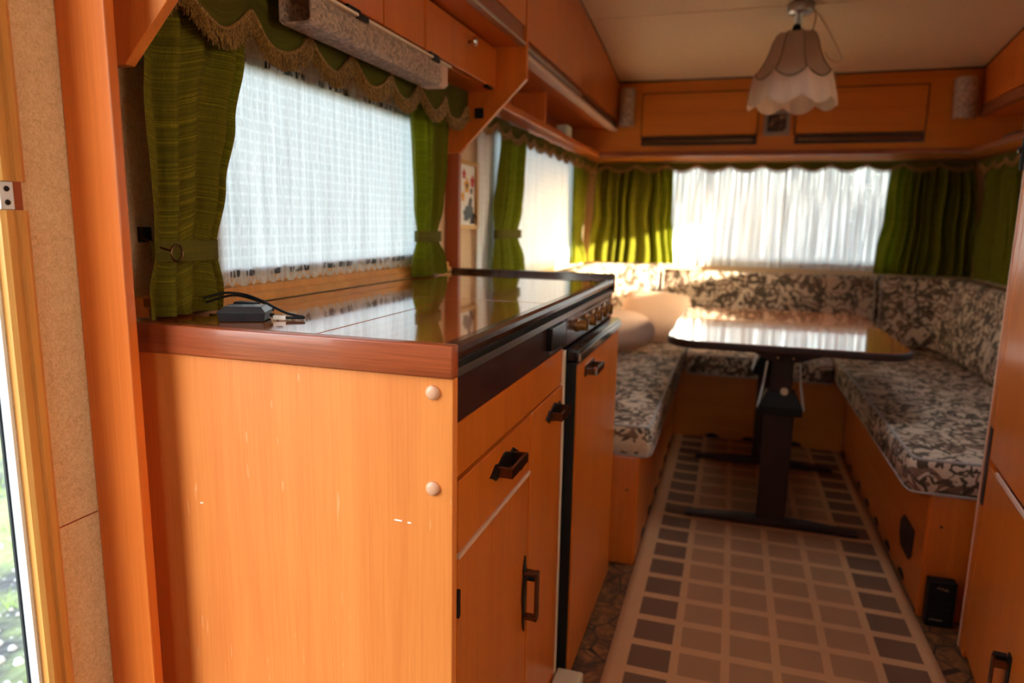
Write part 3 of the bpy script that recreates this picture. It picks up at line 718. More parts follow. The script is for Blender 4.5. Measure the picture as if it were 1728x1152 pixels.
cp = catmull([(-0.652, 0.866, 0.909), (-0.645, 0.866, 0.9055), (-0.632, 0.872, 0.9045), (-0.615, 0.880, 0.9040), (-0.6075, 0.886, 0.9042), (-0.618, 0.889, 0.9052), (-0.645, 0.898, 0.907), (-0.672, 0.908, 0.912), (-0.705, 0.920, 0.920), (-0.740, 0.921, 0.929), (-0.765, 0.905, 0.932), (-0.785, 0.88, 0.925)], 8)
MB().tube(cp, 0.0021, 8).build('cord', M['black'], t, smooth=True)
cp2 = catmull([(-0.785, 0.885, 0.918), (-0.755, 0.912, 0.928), (-0.720, 0.922, 0.921), (-0.700, 0.924, 0.914), (-0.715, 0.930, 0.910), (-0.735, 0.935, 0.907)], 8)
MB().tube(cp2, 0.0019, 8).build('cord', M['black'], t, smooth=True)
q = B(-0.009, 0.009, -0.0028, 0.0028, 0.0008, 0.0066); q.xf(Matrix.Translation((-0.638, 0.869, 0.9008)) @ Matrix.Rotation(0.4, 4, 'Z')); q.build('tag', M['paper'], t)
t = thing('plug_block', 'black plug lying behind the adapter against the curtain hem', 'plug', (-0.745, 0.935, 0.9005))
B(-0.768, -0.728, 0.925, 0.945, 0.9008, 0.916).build('body', M['black'], t, bevel=0.003)
MB().tube([(-0.728, 0.936, 0.907), (-0.716, 0.940, 0.9055), (-0.704, 0.945, 0.9045)], [0.005, 0.004, 0.003], 10).build('strain_relief', M['black'], t, smooth=True)

# ------------------------------------------------------------------ curtains and valances
def place(axis, plane, off, a, z): return (plane + off, a, z) if axis == 'x' else (a, plane + off, z)
def curtain(name, axis, plane, sgn, edges, zt, zb, nf, amp, mat, bulge=0.0, ph=0.0, tie=None, nv=46, parent=None, amp_tie=0.35):
    """hanging cloth; edges = (z, a_left, a_right); sgn = direction into the room"""
    ed = sorted(edges); rr = random.Random(int(ph*100)+nf)
    w1, w2 = rr.uniform(0.3, 0.9), rr.uniform(2, 6)
    def fn(u, v):
        z = zb + (zt-zb)*v; a0, a1 = interp(ed, z)
        uu = u + 0.035*math.sin(2*PI*u*1.7 + w2) + 0.012*math.sin(9*v + 5*u)
        k = 1.0
        if tie: k = 1 - (1-amp_tie)*math.exp(-((z-tie)/0.05)**2)
        s = math.sin(2*PI*nf*uu + ph); s = math.copysign(abs(s)**0.8, s)
        off = amp*k*s*(0.75 + 0.35*math.sin(2*PI*nf*0.37*u + w1)) + bulge*math.sin(PI*u)*(1.0 if not tie else 0.55 + 0.45*min(1, abs(z-tie)/0.12))
        return place(axis, plane, sgn*off, a0 + (a1-a0)*u, z)
    W = max(e[2]-e[1] for e in edges)
    return MB().grid(fn, nf*14, nv, lambda u, v: (u*W*2.0, zb+(zt-zb)*v + 0.012*math.sin(u*7))).build(name, mat, parent, smooth=True, fixn=False)
def tieband(axis, c, ca, ra, rn, z, h, parent, mat, tilt=0.0):
    n = 40; H = 0.5*h
    def fn(u, v):
        an = 2*PI*u; off = rn*math.sin(an); a = ra*math.cos(an)
        zz = z + (v-0.5)*2*H + tilt*a
        return place(axis, c, off, ca + a, zz)
    return MB().grid(fn, n, 2, lambda u, v: (u*0.2, v*h)).build('tieback', mat, parent, smooth=True, fixn=False)

# kitchen pair
t = thing('curtain', 'tied olive green curtain nearest the entrance, standing on the worktop', 'curtain', (-0.79, 0.86, 0.903), 'green kitchen curtains')
curtain('cloth', 'x', -0.794, 1, [(0.9045, 0.772, 0.925), (0.94, 0.773, 0.930), (1.0, 0.795, 0.922), (1.10, 0.788, 0.945), (1.2, 0.785, 0.975), (1.31, 0.793, 1.005), (1.42, 0.797, 1.01)], 1.42, 0.9045, 4, 0.0150, M['curtain'], 0.009, 0.9, 1.0, 60, t)
tieband('x', -0.793, 0.858, 0.063, 0.026, 1.0, 0.030, t, M['tieband'])
MB().tube([(-0.766 + 0.0*math.cos(a), 0.812 + 0.011*math.cos(a), 0.998 + 0.012*math.sin(a)) for a in [2*PI*i/20 for i in range(20)]], 0.0016, 6, closed=True).build('ring', M['antique'], t, smooth=True)
MB().tube([(-0.767, 0.803, 1.001), (-0.785, 0.800, 1.006), (-0.810, 0.806, 1.014), (-0.834, 0.818, 1.019)], 0.0015, 6).build('hook_wire', M['antique'], t)
B(-0.8395, -0.828, 0.815, 0.830, 1.012, 1.034).build('hook_base', M['black'], t)
t = thing('curtain', 'tied green curtain at the far end of the kitchen window', 'curtain', (-0.79, 1.74, 0.903), 'green kitchen curtains')
curtain('cloth', 'x', -0.794, 1, [(0.9045, 1.64, 1.86), (0.95, 1.645, 1.85), (1.01, 1.67, 1.80), (1.1, 1.655, 1.83), (1.2, 1.645, 1.855), (1.42, 1.63, 1.875)], 1.42, 0.9045, 4, 0.014, M['curtain_far'], 0.010, 2.2, 1.01, 50, t)
tieband('x', -0.790, 1.735, 0.067, 0.026, 1.01, 0.028, t, M['tieband'])

def scallop(a, a_pk, pitch, zpk, dep):
    s_ = math.sin(PI*(a-a_pk)/pitch); return zpk - dep*(math.sqrt(s_*s_ + 0.02)-0.10)**0.85*1.05
def valance(label, axis, plane, sgn, a0, a1, zt, a_pk, pitch, zpk, dep, fr, dens, name='valance', wav=0.004):
    """scalloped pelmet; zpk/dep describe the lower outline of the fringe"""
    t = thing(name, label, 'valance', place(axis, plane, 0, (a0+a1)/2, zpk-dep), 'green scalloped valances')
    nu = int((a1-a0)/0.006)
    def off(a): return wav*math.sin(a*23) + wav*0.6*math.sin(a*57+1)
    def fn(u, v):
        a = a0 + (a1-a0)*u; zb = scallop(a, a_pk, pitch, zpk+fr, dep)
        return place(axis, plane, sgn*off(a), a, zb + (zt-zb)*v)
    MB().grid(fn, nu, 8, lambda u, v: (u*(a1-a0), zpk + (zt-zpk)*v)).build('cloth', M['valance'], t, smooth=True, fixn=False)
    br = [place(axis, plane, sgn*(off(a0+(a1-a0)*i/nu)+0.003), a0+(a1-a0)*i/nu, scallop(a0+(a1-a0)*i/nu, a_pk, pitch, zpk+fr, dep)) for i in range(nu+1)]
    MB().tube(br, 0.0035, 6).build('braid', M['fringe'], t, smooth=True)
    m = MB(); rr = random.Random(int(a0*1000)+5); n = int((a1-a0)*dens)
    for i in range(n):
        a = a0 + (a1-a0)*(i+rr.random())/n; zb = scallop(a, a_pk, pitch, zpk+fr, dep)
        da = 0.004; sl = (scallop(a+da, a_pk, pitch, zpk, dep)-scallop(a-da, a_pk, pitch, zpk, dep))/(2*da); sl = max(-1.2, min(1.2, sl))
        L = fr*(0.9+0.25*rr.random()); e = sl*L*0.35 + rr.gauss(0, 0.0012); o0 = off(a)+0.003; o1 = o0 + rr.gauss(0.002, 0.003); w = 0.0007
        p = [place(axis, plane, sgn*o, q, z) for o, q, z in ((o0, a-w, zb), (o0, a+w, zb), (o0+2*w, a, zb), (o1, a+e-w, zb-L), (o1, a+e+w, zb-L), (o1+2*w, a+e, zb-L))]
        m.add(p, [(0,1,4,3), (1,2,5,4), (2,0,3,5)])
    f = m.build('fringe', M['fringe'], t, fixn=False); f['kind'] = 'stuff'
    return t
valance('olive scalloped valance with brown fringe above the kitchen window', 'x', -0.765, 1, 0.795, 1.955, 1.4225, 0.997, 0.157, 1.353, 0.050, 0.028, 2600)
valance('green scalloped valance above the left bench window', 'x', -0.762, 1, 2.0, 3.93, 1.388, 2.50, 0.152, 1.352, 0.030, 0.018, 700)
valance('long green scalloped valance across the front window', 'y', 3.940, -1, -0.755, 1.085, 1.388, -0.213, 0.1645, 1.361, 0.032, 0.016, 600)
valance('short green scalloped valance above the right bench window', 'x', 1.096, -1, 2.0, 3.93, 1.388, 2.50, 0.152, 1.352, 0.030, 0.018, 600)

def sheer(label, axis, plane, sgn, a0, a1, zb, zt, nf, amp, mat, ph=0.0, lace=0.006):
    rr = random.Random(int(ph*10)+nf); ks = [(rr.uniform(0.6, 1.5), rr.uniform(0, 6)) for _ in range(3)]
    def fn(u, v):
        a = a0 + (a1-a0)*u; z = zb + (zt-zb)*v
        if v == 0: z += lace*math.sin(a*2*PI/0.028)
        s = sum(math.sin(2*PI*nf*k*u + p + 0.4*math.sin(3*v+p)) for k, p in ks)/2.0
        return place(axis, plane, sgn*amp*s, a, z)
    g = MB().grid(fn, nf*12, 16, lambda u, v: ((a1-a0)*u*1.12, zb + (zt-zb)*v)).build('sheer_curtain', mat, smooth=True, fixn=False)
    return tag(g, label, 'curtain', 'white net curtains')
sheer('white woven net curtain over the kitchen worktop window', 'x', -0.828, 1, 0.90, 1.85, 0.9335, 1.418, 18, 0.005, M['sheer_k'], 1.0)
sheer('white net curtain in the left bench window', 'x', -0.824, 1, 2.19, 3.92, 0.842, 1.392, 24, 0.006, M['sheer_f'], 2.0, 0)
sheer('wide white net curtain in the front window behind the table', 'y', 4.036, -1, -0.55, 0.95, 0.835, 1.394, 26, 0.007, M['sheer_f'], 3.0, 0)

sheer('dense white net curtain added to soften sun in the unseen side window', 'x', 1.142, -1, -0.12, 0.92, 0.95, 1.66, 20, 0.006, M['blind'], 4.0, 0)  # added to turn direct sun through this unseen window into soft fill
# dinette curtains
t = thing('curtain', 'tied green curtain beside the gold-framed flower picture', 'curtain', (-0.79, 2.4, 0.84), 'green dinette curtains')
curtain('cloth', 'x', -0.792, 1, [(0.84, 2.26, 2.66), (0.90, 2.27, 2.63), (1.01, 2.29, 2.55), (1.1, 2.30, 2.585), (1.2, 2.33, 2.61), (1.39, 2.35, 2.63)], 1.385, 0.842, 5, 0.017, M['curtain_far'], 0.018, 0.4, 1.01, 40, t)
tieband('x', -0.785, 2.42, 0.132, 0.032, 1.01, 0.030, t, M['tieband'])
t = thing('curtain', 'narrow green curtain at the far end of the left bench window', 'curtain', (-0.79, 3.6, 0.84), 'green dinette curtains')
curtain('cloth', 'x', -0.792, 1, [(0.84, 3.55, 3.86), (1.0, 3.53, 3.70), (1.1, 3.52, 3.76), (1.39, 3.50, 3.86)], 1.385, 0.842, 4, 0.016, M['curtain_far'], 0.0, 1.4, None, 30, t)
t = thing('curtain', 'pleated green curtain at the left side of the front window', 'curtain', (-0.55, 4.0, 0.84), 'green dinette curtains')
curtain('cloth', 'y', 3.985, -1, [(0.82, -0.80, -0.31), (1.0, -0.79, -0.325), (1.1, -0.78, -0.335), (1.395, -0.765, -0.34)], 1.385, 0.840, 8, 0.024, M['curtain_far'], 0.0, 0.2, None, 40, t)
t = thing('curtain', 'pleated green curtain at the right side of the front window', 'curtain', (0.9, 4.0, 0.84), 'green dinette curtains')
curtain('cloth', 'y', 3.985, -1, [(0.82, 0.70, 1.13), (0.95, 0.705, 1.13), (1.1, 0.72, 1.125), (1.395, 0.735, 1.10)], 1.385, 0.825, 9, 0.024, M['curtain_far'], 0.0, 2.0, None, 40, t)
t = thing('curtain', 'green curtain hanging in the right bench window by the corner', 'curtain', (1.11, 3.8, 0.84), 'green dinette curtains')
curtain('cloth', 'x', 1.125, -1, [(0.82, 3.42, 3.96), (1.0, 3.44, 3.95), (1.395, 3.52, 3.92)], 1.385, 0.825, 6, 0.016, M['curtain_far'], 0.0, 0.7, None, 30, t)

# gold-framed flower picture on the left wall
t = thing('flower_picture', 'small gold-framed flower picture on the wall beside the kitchen', 'picture', (-0.835, 2.13, 1.03))
f = MB(); y0, y1, z0, z1 = 2.035, 2.212, 1.028, 1.243
for a in ((y0, y1, z0, z0+0.013), (y0, y1, z1-0.013, z1), (y0, y0+0.013, z0+0.013, z1-0.013), (y1-0.013, y1, z0+0.013, z1-0.013)): f.box(-0.8395, -0.822, *a)
f.build('frame', M['gold'], t)
pp = B(-0.8395, -0.832, y0+0.013, y1-0.013, z0+0.013, z1-0.013).build('print', M['paper'], t)
rr = random.Random(11)
def petal(y, z, r, c, n=10):
    poly = [(y + r*(1+0.25*math.sin(5*2*PI*i/(2*n)))*math.cos(2*PI*i/(2*n)), z + r*(1+0.25*math.sin(5*2*PI*i/(2*n)))*math.sin(2*PI*i/(2*n))) for i in range(2*n)]
    MB().prism(poly, 'x', -0.832, -0.8312 + 0.0004*rr.random()).build('painted_flower', c, pp)
C_y, C_r, C_b, C_k = plain('paint_yellow', (228, 160, 50), .6), plain('paint_red', (190, 40, 44), .6), plain('paint_slate', (88, 98, 104), .6), plain('paint_dark', (52, 40, 38), .6)
for y, z, r, c in ((2.125, 1.165, .022, C_y), (2.125, 1.165, .009, C_k), (2.175, 1.180, .017, C_r), (2.10, 1.20, .014, C_r), (2.165, 1.150, .010, C_k), (2.15, 1.085, .028, C_b), (2.12, 1.075, .022, C_b), (2.175, 1.065, .022, C_k), (2.16, 1.118, .012, C_k), (2.09, 1.13, .014, C_y), (2.16, 1.10, .010, C_r)): petal(y, z, r, c)

# ------------------------------------------------------------------ benches
def vents(parent, pts, axis, plane, sgn):
    for a in pts:
        poly = [(a + 0.034*math.cos(PI*i/10), 0.012 + 0.020*math.sin(PI*i/10)) for i in range(11)]
        lo, hi = sorted((plane, plane + sgn*0.003))
        MB().prism(poly, axis, lo, hi).build('vent', M['black'], parent)
t = thing('bench', 'orange wooden bench base on the left below the floral seat', 'bench', (-0.54, 2.8, 0))
B(XL+0.002, -0.245, 2.052, 3.478, 0, 0.352).build('base', M['veneer_y'], t, bevel=0.004, seg=3)
B(XL+0.002, -0.228, 2.036, 2.0515, 0, 0.356).build('end_board', M['door_wood'], t, bevel=0.008, seg=3)
B(-0.2445, -0.230, 2.052, 3.478, 0, 0.352).build('front_board', M['veneer_y'], t)
vents(t, [2.25, 2.45, 2.65, 2.85, 3.05, 3.25], 'x', -0.2295, 1)
q = MB().lathe([(0.004, 0), (0.002, 0.003)], (0, 0, 0), 10); q.xf(Matrix.Translation((-0.262, 2.036, 0.245)) @ Matrix.Rotation(PI/2, 4, 'X')); q.build('screw', M['iron'], t)
t = thing('bench', 'orange wooden bench base under the front window', 'bench', (0.16, 3.77, 0))
B(XL+0.002, XR-0.002, 3.496, YF-0.002, 0, 0.335).build('base', M['veneer_x'], t)
B(-0.228, 0.555, 3.480, 3.4955, 0, 0.340).build('front_board', M['veneer_x'], t)
vents(t, [-0.038, 0.136, 0.345], 'y', 3.4795, -1)
t = thing('bench', 'orange wooden bench base on the right with a rounded end board', 'bench', (0.86, 2.8, 0))
B(0.575, XR-0.002, 2.027, 3.478, 0, 0.352).build('base', M['veneer_y'], t)
B(0.548, XR-0.002, 2.010, 2.0265, 0, 0.358).build('end_board', M['door_wood'], t, bevel=0.008, seg=3)
fbd = B(0.557, 0.5745, 2.027, 3.478, 0, 0.352).build('front_board', M['veneer_y'], t)
vents(t, [3.401, 3.211, 2.996, 2.806, 2.626, 2.433, 2.235], 'x', 0.5565, -1)
MB().prism([(2.145, 0.115), (2.165, 0.095), (2.265, 0.095), (2.295, 0.125), (2.295, 0.170), (2.265, 0.195), (2.145, 0.195)], 'x', 0.552, 0.5565).build('hatch_vent', M['dark_wood'], t, bevel=0.002)
q = MB().lathe([(0.004, 0), (0.002, 0.003)], (0, 0, 0), 10); q.xf(Matrix.Translation((0.583, 2.010, 0.268)) @ Matrix.Rotation(PI/2, 4, 'X')); q.build('screw', M['iron'], t)

def cushion(label, x0, x1, y0, y1, z0, z1, pip, crown=0.003):
    t = thing('seat_cushion', label, 'cushion', ((x0+x1)/2, (y0+y1)/2, z0), 'floral seat cushions')
    nx, nyy = 14, 20; r = 0.03
    # puffy slab: rounded sides, slightly crowned top
    m = MB()
    sec = [(0.0, 0.0), (0.55, 0.0), (0.9, 0.012), (1.0, 0.05), (1.0, 0.5), (1.0, 0.85), (0.985, 0.95), (0.95, 0.992), (0.55, 1.0), (0.0, 1.0)]
    per = []
    for a in range(64):
        an = 2*PI*a/64; c, s = math.cos(an), math.sin(an); e = 0.045
        per.append((math.copysign(abs(c)**e, c), math.copysign(abs(s)**e, s)))
    cx, cy, hx, hy = (x0+x1)/2, (y0+y1)/2, (x1-x0)/2, (y1-y0)/2
    rings = []
    for k, h in sec:
        inset = (1-k)
        if k >= 0.9: ex, ey = hx - inset*0.30, hy - inset*0.30
        else: ex, ey = hx*k*0.95, hy*k*0.95
        rings.append([(cx + p[0]*max(ex, 1e-4), cy + p[1]*max(ey, 1e-4), z0 + (z1-z0)*h + (crown if h > 0.99 and k < 0.6 else 0)) for p in per])
    b0 = len(m.v)
    for rg in rings: m.v += rg
    n = 64
    for i in range(len(rings)-1):
        for k in range(n): m.f.append((b0+i*n+k, b0+i*n+(k+1) % n, b0+(i+1)*n+(k+1) % n, b0+(i+1)*n+k))
    m.build('cover', M['floral'], t, smooth=True)
    for h in (0.05, 0.97):
        MB().tube([(cx + p[0]*(hx-(0.002 if h < .5 else .008)), cy + p[1]*(hy-(0.002 if h < .5 else .008)), z0+(z1-z0)*h) for p in per], 0.0045, 6, closed=True).build('piping', M['piping'], t, smooth=True)
    return t
cushion('floral seat cushion on the left bench beside the fridge', XL+0.02, -0.195, 2.030, 3.990, 0.3565, 0.452, 1)
cushion('floral seat cushion on the right bench nearest the wardrobe', 0.488, XR-0.02, 1.995, 3.990, 0.3585, 0.455, 1)
cushion('floral seat cushion on the front bench behind the table pedestal', -0.185, 0.478, 3.405, 3.990, 0.3405, 0.440, 1)

def backrest(label, path, z0, z1, tb, tt, wallside, cat_loc):
    """upholstered backrest swept along a plan path (the wall line); thicker at the foot"""
    t = thing('backrest', label, 'backrest', cat_loc, 'floral backrests')
    P = [Vector((p[0], p[1], 0)) for p in path]; m = MB(); ns = 18; rings = []
    prof = []
    for i in range(ns):                       # closed outline in (depth 0..1, height 0..1)
        a = 2*PI*i/ns; c, s = math.cos(a), math.sin(a); e = 0.35
        prof.append((0.5+0.5*math.copysign(abs(c)**e, c), 0.5+0.5*math.copysign(abs(s)**e, s)))
    L = len(P)
    for i, p in enumerate(P):
        tg = (P[min(i+1, L-1)] - P[max(i-1, 0)]).normalized(); nr = Vector((tg.y, -tg.x, 0))*wallside
        f = 0.86 if i in (0, L-1) else 1.0
        rings.append([p + nr*((d-0.5)*f+0.5)*(tb+(tt-tb)*h) + Vector((0, 0, z0+(z1-z0)*((h-0.5)*f+0.5))) for d, h in prof])
    # end rounding rings
    for rg in rings: m.v += [tuple(q) for q in rg]
    for i in range(L-1):
        for k in range(ns): m.f.append((i*ns+k, i*ns+(k+1) % ns, (i+1)*ns+(k+1) % ns, (i+1)*ns+k))
    m.f.append(tuple(range(ns))); m.f.append(tuple((L-1)*ns+k for k in range(ns-1, -1, -1)))
    m.build('cover', M['floral'], t, smooth=True)
    for i in (1, L-2):
        MB().tube([rings[i][k] for k in range(ns)], 0.004, 6, closed=True).build('piping', M['piping'], t, smooth=True)
    return t
zr = 0.4605
backrest('floral backrest cushion along the middle of the front window', [(-0.372, 4.02), (-0.362, 4.02), (-0.1, 4.02), (0.2, 4.02), (0.5, 4.02), (0.70, 4.02), (0.712, 4.02)], zr, 0.812, 0.150, 0.095, 1, (0.16, 3.96, zr))
pl = [(0.722, 4.02), (0.732, 4.02), (0.84, 4.02), (0.95, 4.005)] + [(0.95+0.17*math.sin(R(a)), 3.835+0.17*math.cos(R(a))) for a in (15, 30, 45, 60, 75, 90)] + [(1.122, 3.7), (1.122, 3.4), (1.122, 3.0), (1.122, 2.5), (1.122, 2.06), (1.122, 2.05)]
backrest('floral corner backrest cushion wrapping the right bench', pl, 0.4595, 0.815, 0.150, 0.085, 1, (1.05, 3.2, 0.458))
pl2 = [(-0.802, 2.10), (-0.802, 2.11), (-0.802, 2.6), (-0.802, 3.2), (-0.802, 3.7)] + [(-0.632-0.17*math.cos(R(a)), 3.835+0.17*math.sin(R(a))) for a in (0, 15, 30, 45, 60, 75)] + [(-0.60, 4.018), (-0.5, 4.02), (-0.392, 4.02), (-0.382, 4.02)]
backrest('sunlit floral corner backrest cushion wrapping the left bench', pl2, 0.4565, 0.835, 0.150, 0.090, 1, (-0.72, 3.2, 0.456))

def pillow(label, c, w, h, th, rot, tilt, rnd_):
    n = 18
    def fn(side):
        def f(u, v):
            a, b = 2*u-1, 2*v-1
            k = 0.90 + 0.10*max(abs(a), abs(b))**3
            px = a*w/2*math.sqrt(1-rnd_*b*b/2); pz = b*h/2*math.sqrt(1-rnd_*a*a/2)
            d = th/2*max(0.0, (1-abs(a)**2.6)*(1-abs(b)**2.6))**0.55
            return (px, side*d, pz)
        return f
    m = MB(); m.grid(fn(1), n, n); m.grid(fn(-1), n, n)
    Mx = Matrix.Translation(c) @ Matrix.Rotation(rot, 4, 'Z') @ Matrix.Rotation(tilt, 4, 'X')
    m.xf(Mx)
    zmin = min(p[2] for p in m.v)
    return tag(m.build('pillow', M['pillow'], smooth=True), label, 'pillow', 'dusty pink pillows')
pillow('dusty pink round-edged pillow nearest the fridge on left seat', (-0.49, 3.22, 0.560), 0.34, 0.20, 0.15, R(8), R(-20), 0.95)
pillow('larger dusty pink pillow leaning on the left corner backrest', (-0.36, 3.58, 0.590), 0.36, 0.27, 0.14, R(-6), R(-24), 0.45)

# ------------------------------------------------------------------ table
t = thing('dining_table', 'dark pedestal table with glossy wooden top between the benches', 'table', (0.18, 2.83, 0))
TZ = 0.68
def boat(x0, x1, y0, y1, r, n=8):
    out = rrect(x0, x1, y0, y1, r, n); return out
MB().prism(boat(-0.196, 0.560, 2.312, 3.345, 0.11), 'z', TZ-0.026, TZ-0.002).build('table_edge', M['dark_wood'], t, bevel=0.004, seg=3)
MB().prism(boat(-0.190, 0.554, 2.318, 3.339, 0.106), 'z', TZ-0.003, TZ).build('table_top', M['table_top'], t)
for i, (yy, nm) in enumerate(((2.490, 0), (3.160, 1))):
    xc = 0.190
    B(xc-0.048, xc+0.048, yy-0.022, yy+0.022, 0.028, 0.452).build('column', M['dark_wood'], t, bevel=0.004)
    B(xc-0.034, xc+0.034, yy-0.012, yy+0.012, 0.452, TZ-0.040).build('inner_post', M['dark_wood'], t, bevel=0.003)
    cl = MB(); 
    cl.add([(xc-0.072, yy-0.036, 0.418), (xc+0.072, yy-0.036, 0.418), (xc+0.072, yy+0.036, 0.418), (xc-0.072, yy+0.036, 0.418),
            (xc-0.072, yy-0.036, 0.446), (xc+0.072, yy-0.036, 0.446), (xc+0.072, yy+0.036, 0.446), (xc-0.072, yy+0.036, 0.446),
            (xc-0.046, yy-0.024, 0.500), (xc+0.046, yy-0.024, 0.500), (xc+0.046, yy+0.024, 0.500), (xc-0.046, yy+0.024, 0.500)],
           [(0,3,2,1), (0,1,5,4), (1,2,6,5), (2,3,7,6), (3,0,4,7), (4,5,9,8), (5,6,10,9), (6,7,11,10), (7,4,8,11), (8,9,10,11)])
    c_ = cl.build('collar', M['black'], t, bevel=0.002)
    if i == 0:
        q = MB().lathe([(0.005, 0), (0.006, 0.012), (0.012, 0.020), (0.013, 0.030), (0.008, 0.036), (0.002, 0.037)], (0, 0, 0), 16); q.xf(Matrix.Translation((xc+0.008, yy-0.014, 0.505)) @ Matrix.Rotation(PI/2, 4, 'X') ); q.build('clamp_knob', M['cream_plastic'], c_, smooth=True)
        for dx in (-0.02, 0.03):
            q = MB().lathe([(0.006, 0), (0.004, 0.004), (0.001, 0.004)], (0, 0, 0), 12); q.xf(Matrix.Translation((xc+dx, yy-0.0145, 0.615)) @ Matrix.Rotation(PI/2, 4, 'X')); q.build('bolt', M['chrome'], t)
    for s in (-1, 1):
        MB().tube([(xc+s*0.074, yy-0.030, 0.440), (xc+s*0.060, yy-0.020, 0.520), (xc+s*0.052, yy-0.016, 0.600)], 0.0035, 6).build('strut', M['alu'], t)
    MB().prism([(xc-0.125, TZ-0.028), (xc+0.155, TZ-0.028), (xc+0.150, TZ-0.045), (xc+0.050, TZ-0.078), (xc-0.045, TZ-0.078), (xc-0.115, TZ-0.045)], 'y', yy-0.014, yy+0.014).build('top_bracket', M['dark_wood'], t, bevel=0.002)
    MB().prism([(-0.100, 0.011), (0.475, 0.011), (0.475, 0.022), (0.300, 0.036), (0.080, 0.036), (-0.100, 0.022)], 'y', yy-0.024, yy+0.024).build('foot', M['dark_wood'], t, bevel=0.006, seg=3)
B(0.165, 0.215, 2.515, 3.135, 0.10, 0.13).build('stretcher', M['dark_wood'], t)

# ------------------------------------------------------------------ rug
def rugfn(u, v):
    x = -0.2255 + 0.772*u; y = 1.05 + 2.415*v
    z = 0.006
    if x < -0.14: z += max(0.0, (-0.14-x)/0.1)*0.010*max(0, math.sin((y-2.0)*2.2))
    if y > 3.40: z += (y-3.40)/0.065*0.012*(0.6+0.4*math.cos(x*6))
    return (x, y, z + 0.0012*math.sin(y*7+x*4))
rg = MB().grid(rugfn, 40, 120, lambda u, v: (0.772*u + 0.0165, 2.415*v + 0.009))
rb = rg.build('rug', M['rug'], smooth=True, fixn=False)
s = rb.modifiers.new('thick', 'SOLIDIFY'); s.thickness = 0.005; s.offset = -1
tag(rb, 'long beige woven rug with rows of brown squares', 'rug')

# ------------------------------------------------------------------ right-hand wardrobe
t = thing('wardrobe', 'tall orange wardrobe cut by the right edge of the frame', 'wardrobe', (0.85, 1.45, 0))
th = math.atan(0.12)
W0 = Matrix.Translation((0.622, 1.900, 0)) @ Matrix.Rotation(-th, 4, 'Z')      # local: -y runs along the face towards the camera, +x into the cabinet
def WB(x0, x1, y0, y1, z0, z1): return B(x0, x1, y0, y1, z0, z1).xf(W0)
WB(0.022, 0.46, -0.60, -0.030, 0.0, 1.885).build('body', M['veneer'], t)
WB(0.0, 0.021, -0.055, 0.0, 0.0, 1.885).build('stile', M['door_wood'], t, bevel=0.002)
WB(-0.002, 0.0, -0.006, 0.0, 0.0, 1.885).build('edge_band', M['pale_strip'], t)
WB(0.0, 0.021, -0.595, -0.058, 0.520, 1.880).build('door', M['door_wood'], t, bevel=0.002)
dl = WB(0.0, 0.021, -0.595, -0.058, 0.030, 0.502).build('door', M['door_wood'], t, bevel=0.002)
WB(-0.004, 0.0, -0.595, -0.150, 0.504, 0.516).build('strip', M['pale_strip'], t, bevel=0.001)
WB(-0.003, -0.0003, -0.055, -0.030, 0.400, 0.592).build('finger_pull', M['dark_wood'], t, bevel=0.001)
hp = WB(-0.003, 0.0, -0.452, -0.432, 0.080, 0.240).build('handle', M['iron'], dl)
for z in (0.105, 0.210): WB(-0.026, -0.003, -0.448, -0.436, z, z+0.012).build('handle_arm', M['antique'], hp)
WB(-0.030, -0.026, -0.450, -0.434, 0.095, 0.232).build('handle_bar', M['antique'], hp)
WB(-0.022, 0.0, -0.425, -0.408, 0.206, 0.224).build('latch_button', M['black'], hp)
lt = WB(-0.010, 0.012, 0.0005, 0.012, 1.190, 1.265).build('latch', M['black'], t, bevel=0.002)
q = MB().lathe([(0.008, 0), (0.008, 0.006), (0.004, 0.008)], (0, 0, 0), 14); q.xf(W0 @ Matrix.Translation((-0.010, 0.006, 1.236)) @ Matrix.Rotation(-PI/2, 4, 'Y')); q.build('latch_pin', M['black_gloss'], lt)

# black box by the bench end
t = thing('heater_control_box', 'small black box with pale markings at the foot of the right bench', 'box', (0.594, 1.99, 0))
B(0.561, 0.628, 1.972, 2.006, 0.0005, 0.130).build('case', M['black'], t, bevel=0.003)
for i in range(3): B(0.571, 0.618, 1.9708, 1.972, 0.036+i*0.018, 0.0375+i*0.018).build('groove', M['grey_box'], t)
for j, (z, x0, nn, dz) in enumerate(((0.113, 0.580, 7, 0.003), (0.021, 0.570, 8, 0.0015))):
    pts = [(x0+0.0045*i, 1.9712, z + dz*(1 if i % 2 else -1) - (0.0008*i if j == 0 else 0)) for i in range(nn)]
    MB().tube(pts, 0.0008, 5).build('marking', M['beige'], t)
# ribbed beige block on the floor by the fridge
t = thing('floor_block', 'ribbed beige plastic block on the floor below the fridge corner', 'block', (-0.286, 1.357, 0))
B(-0.316, -0.256, 1.318, 1.3965, 0.0005, 0.055).build('body', M['beige'], t, bevel=0.004)
for i in range(6): B(-0.300+i*0.0068, -0.2965+i*0.0068, 1.322, 1.392, 0.0545, 0.0565).build('rib', M['beige'], t)

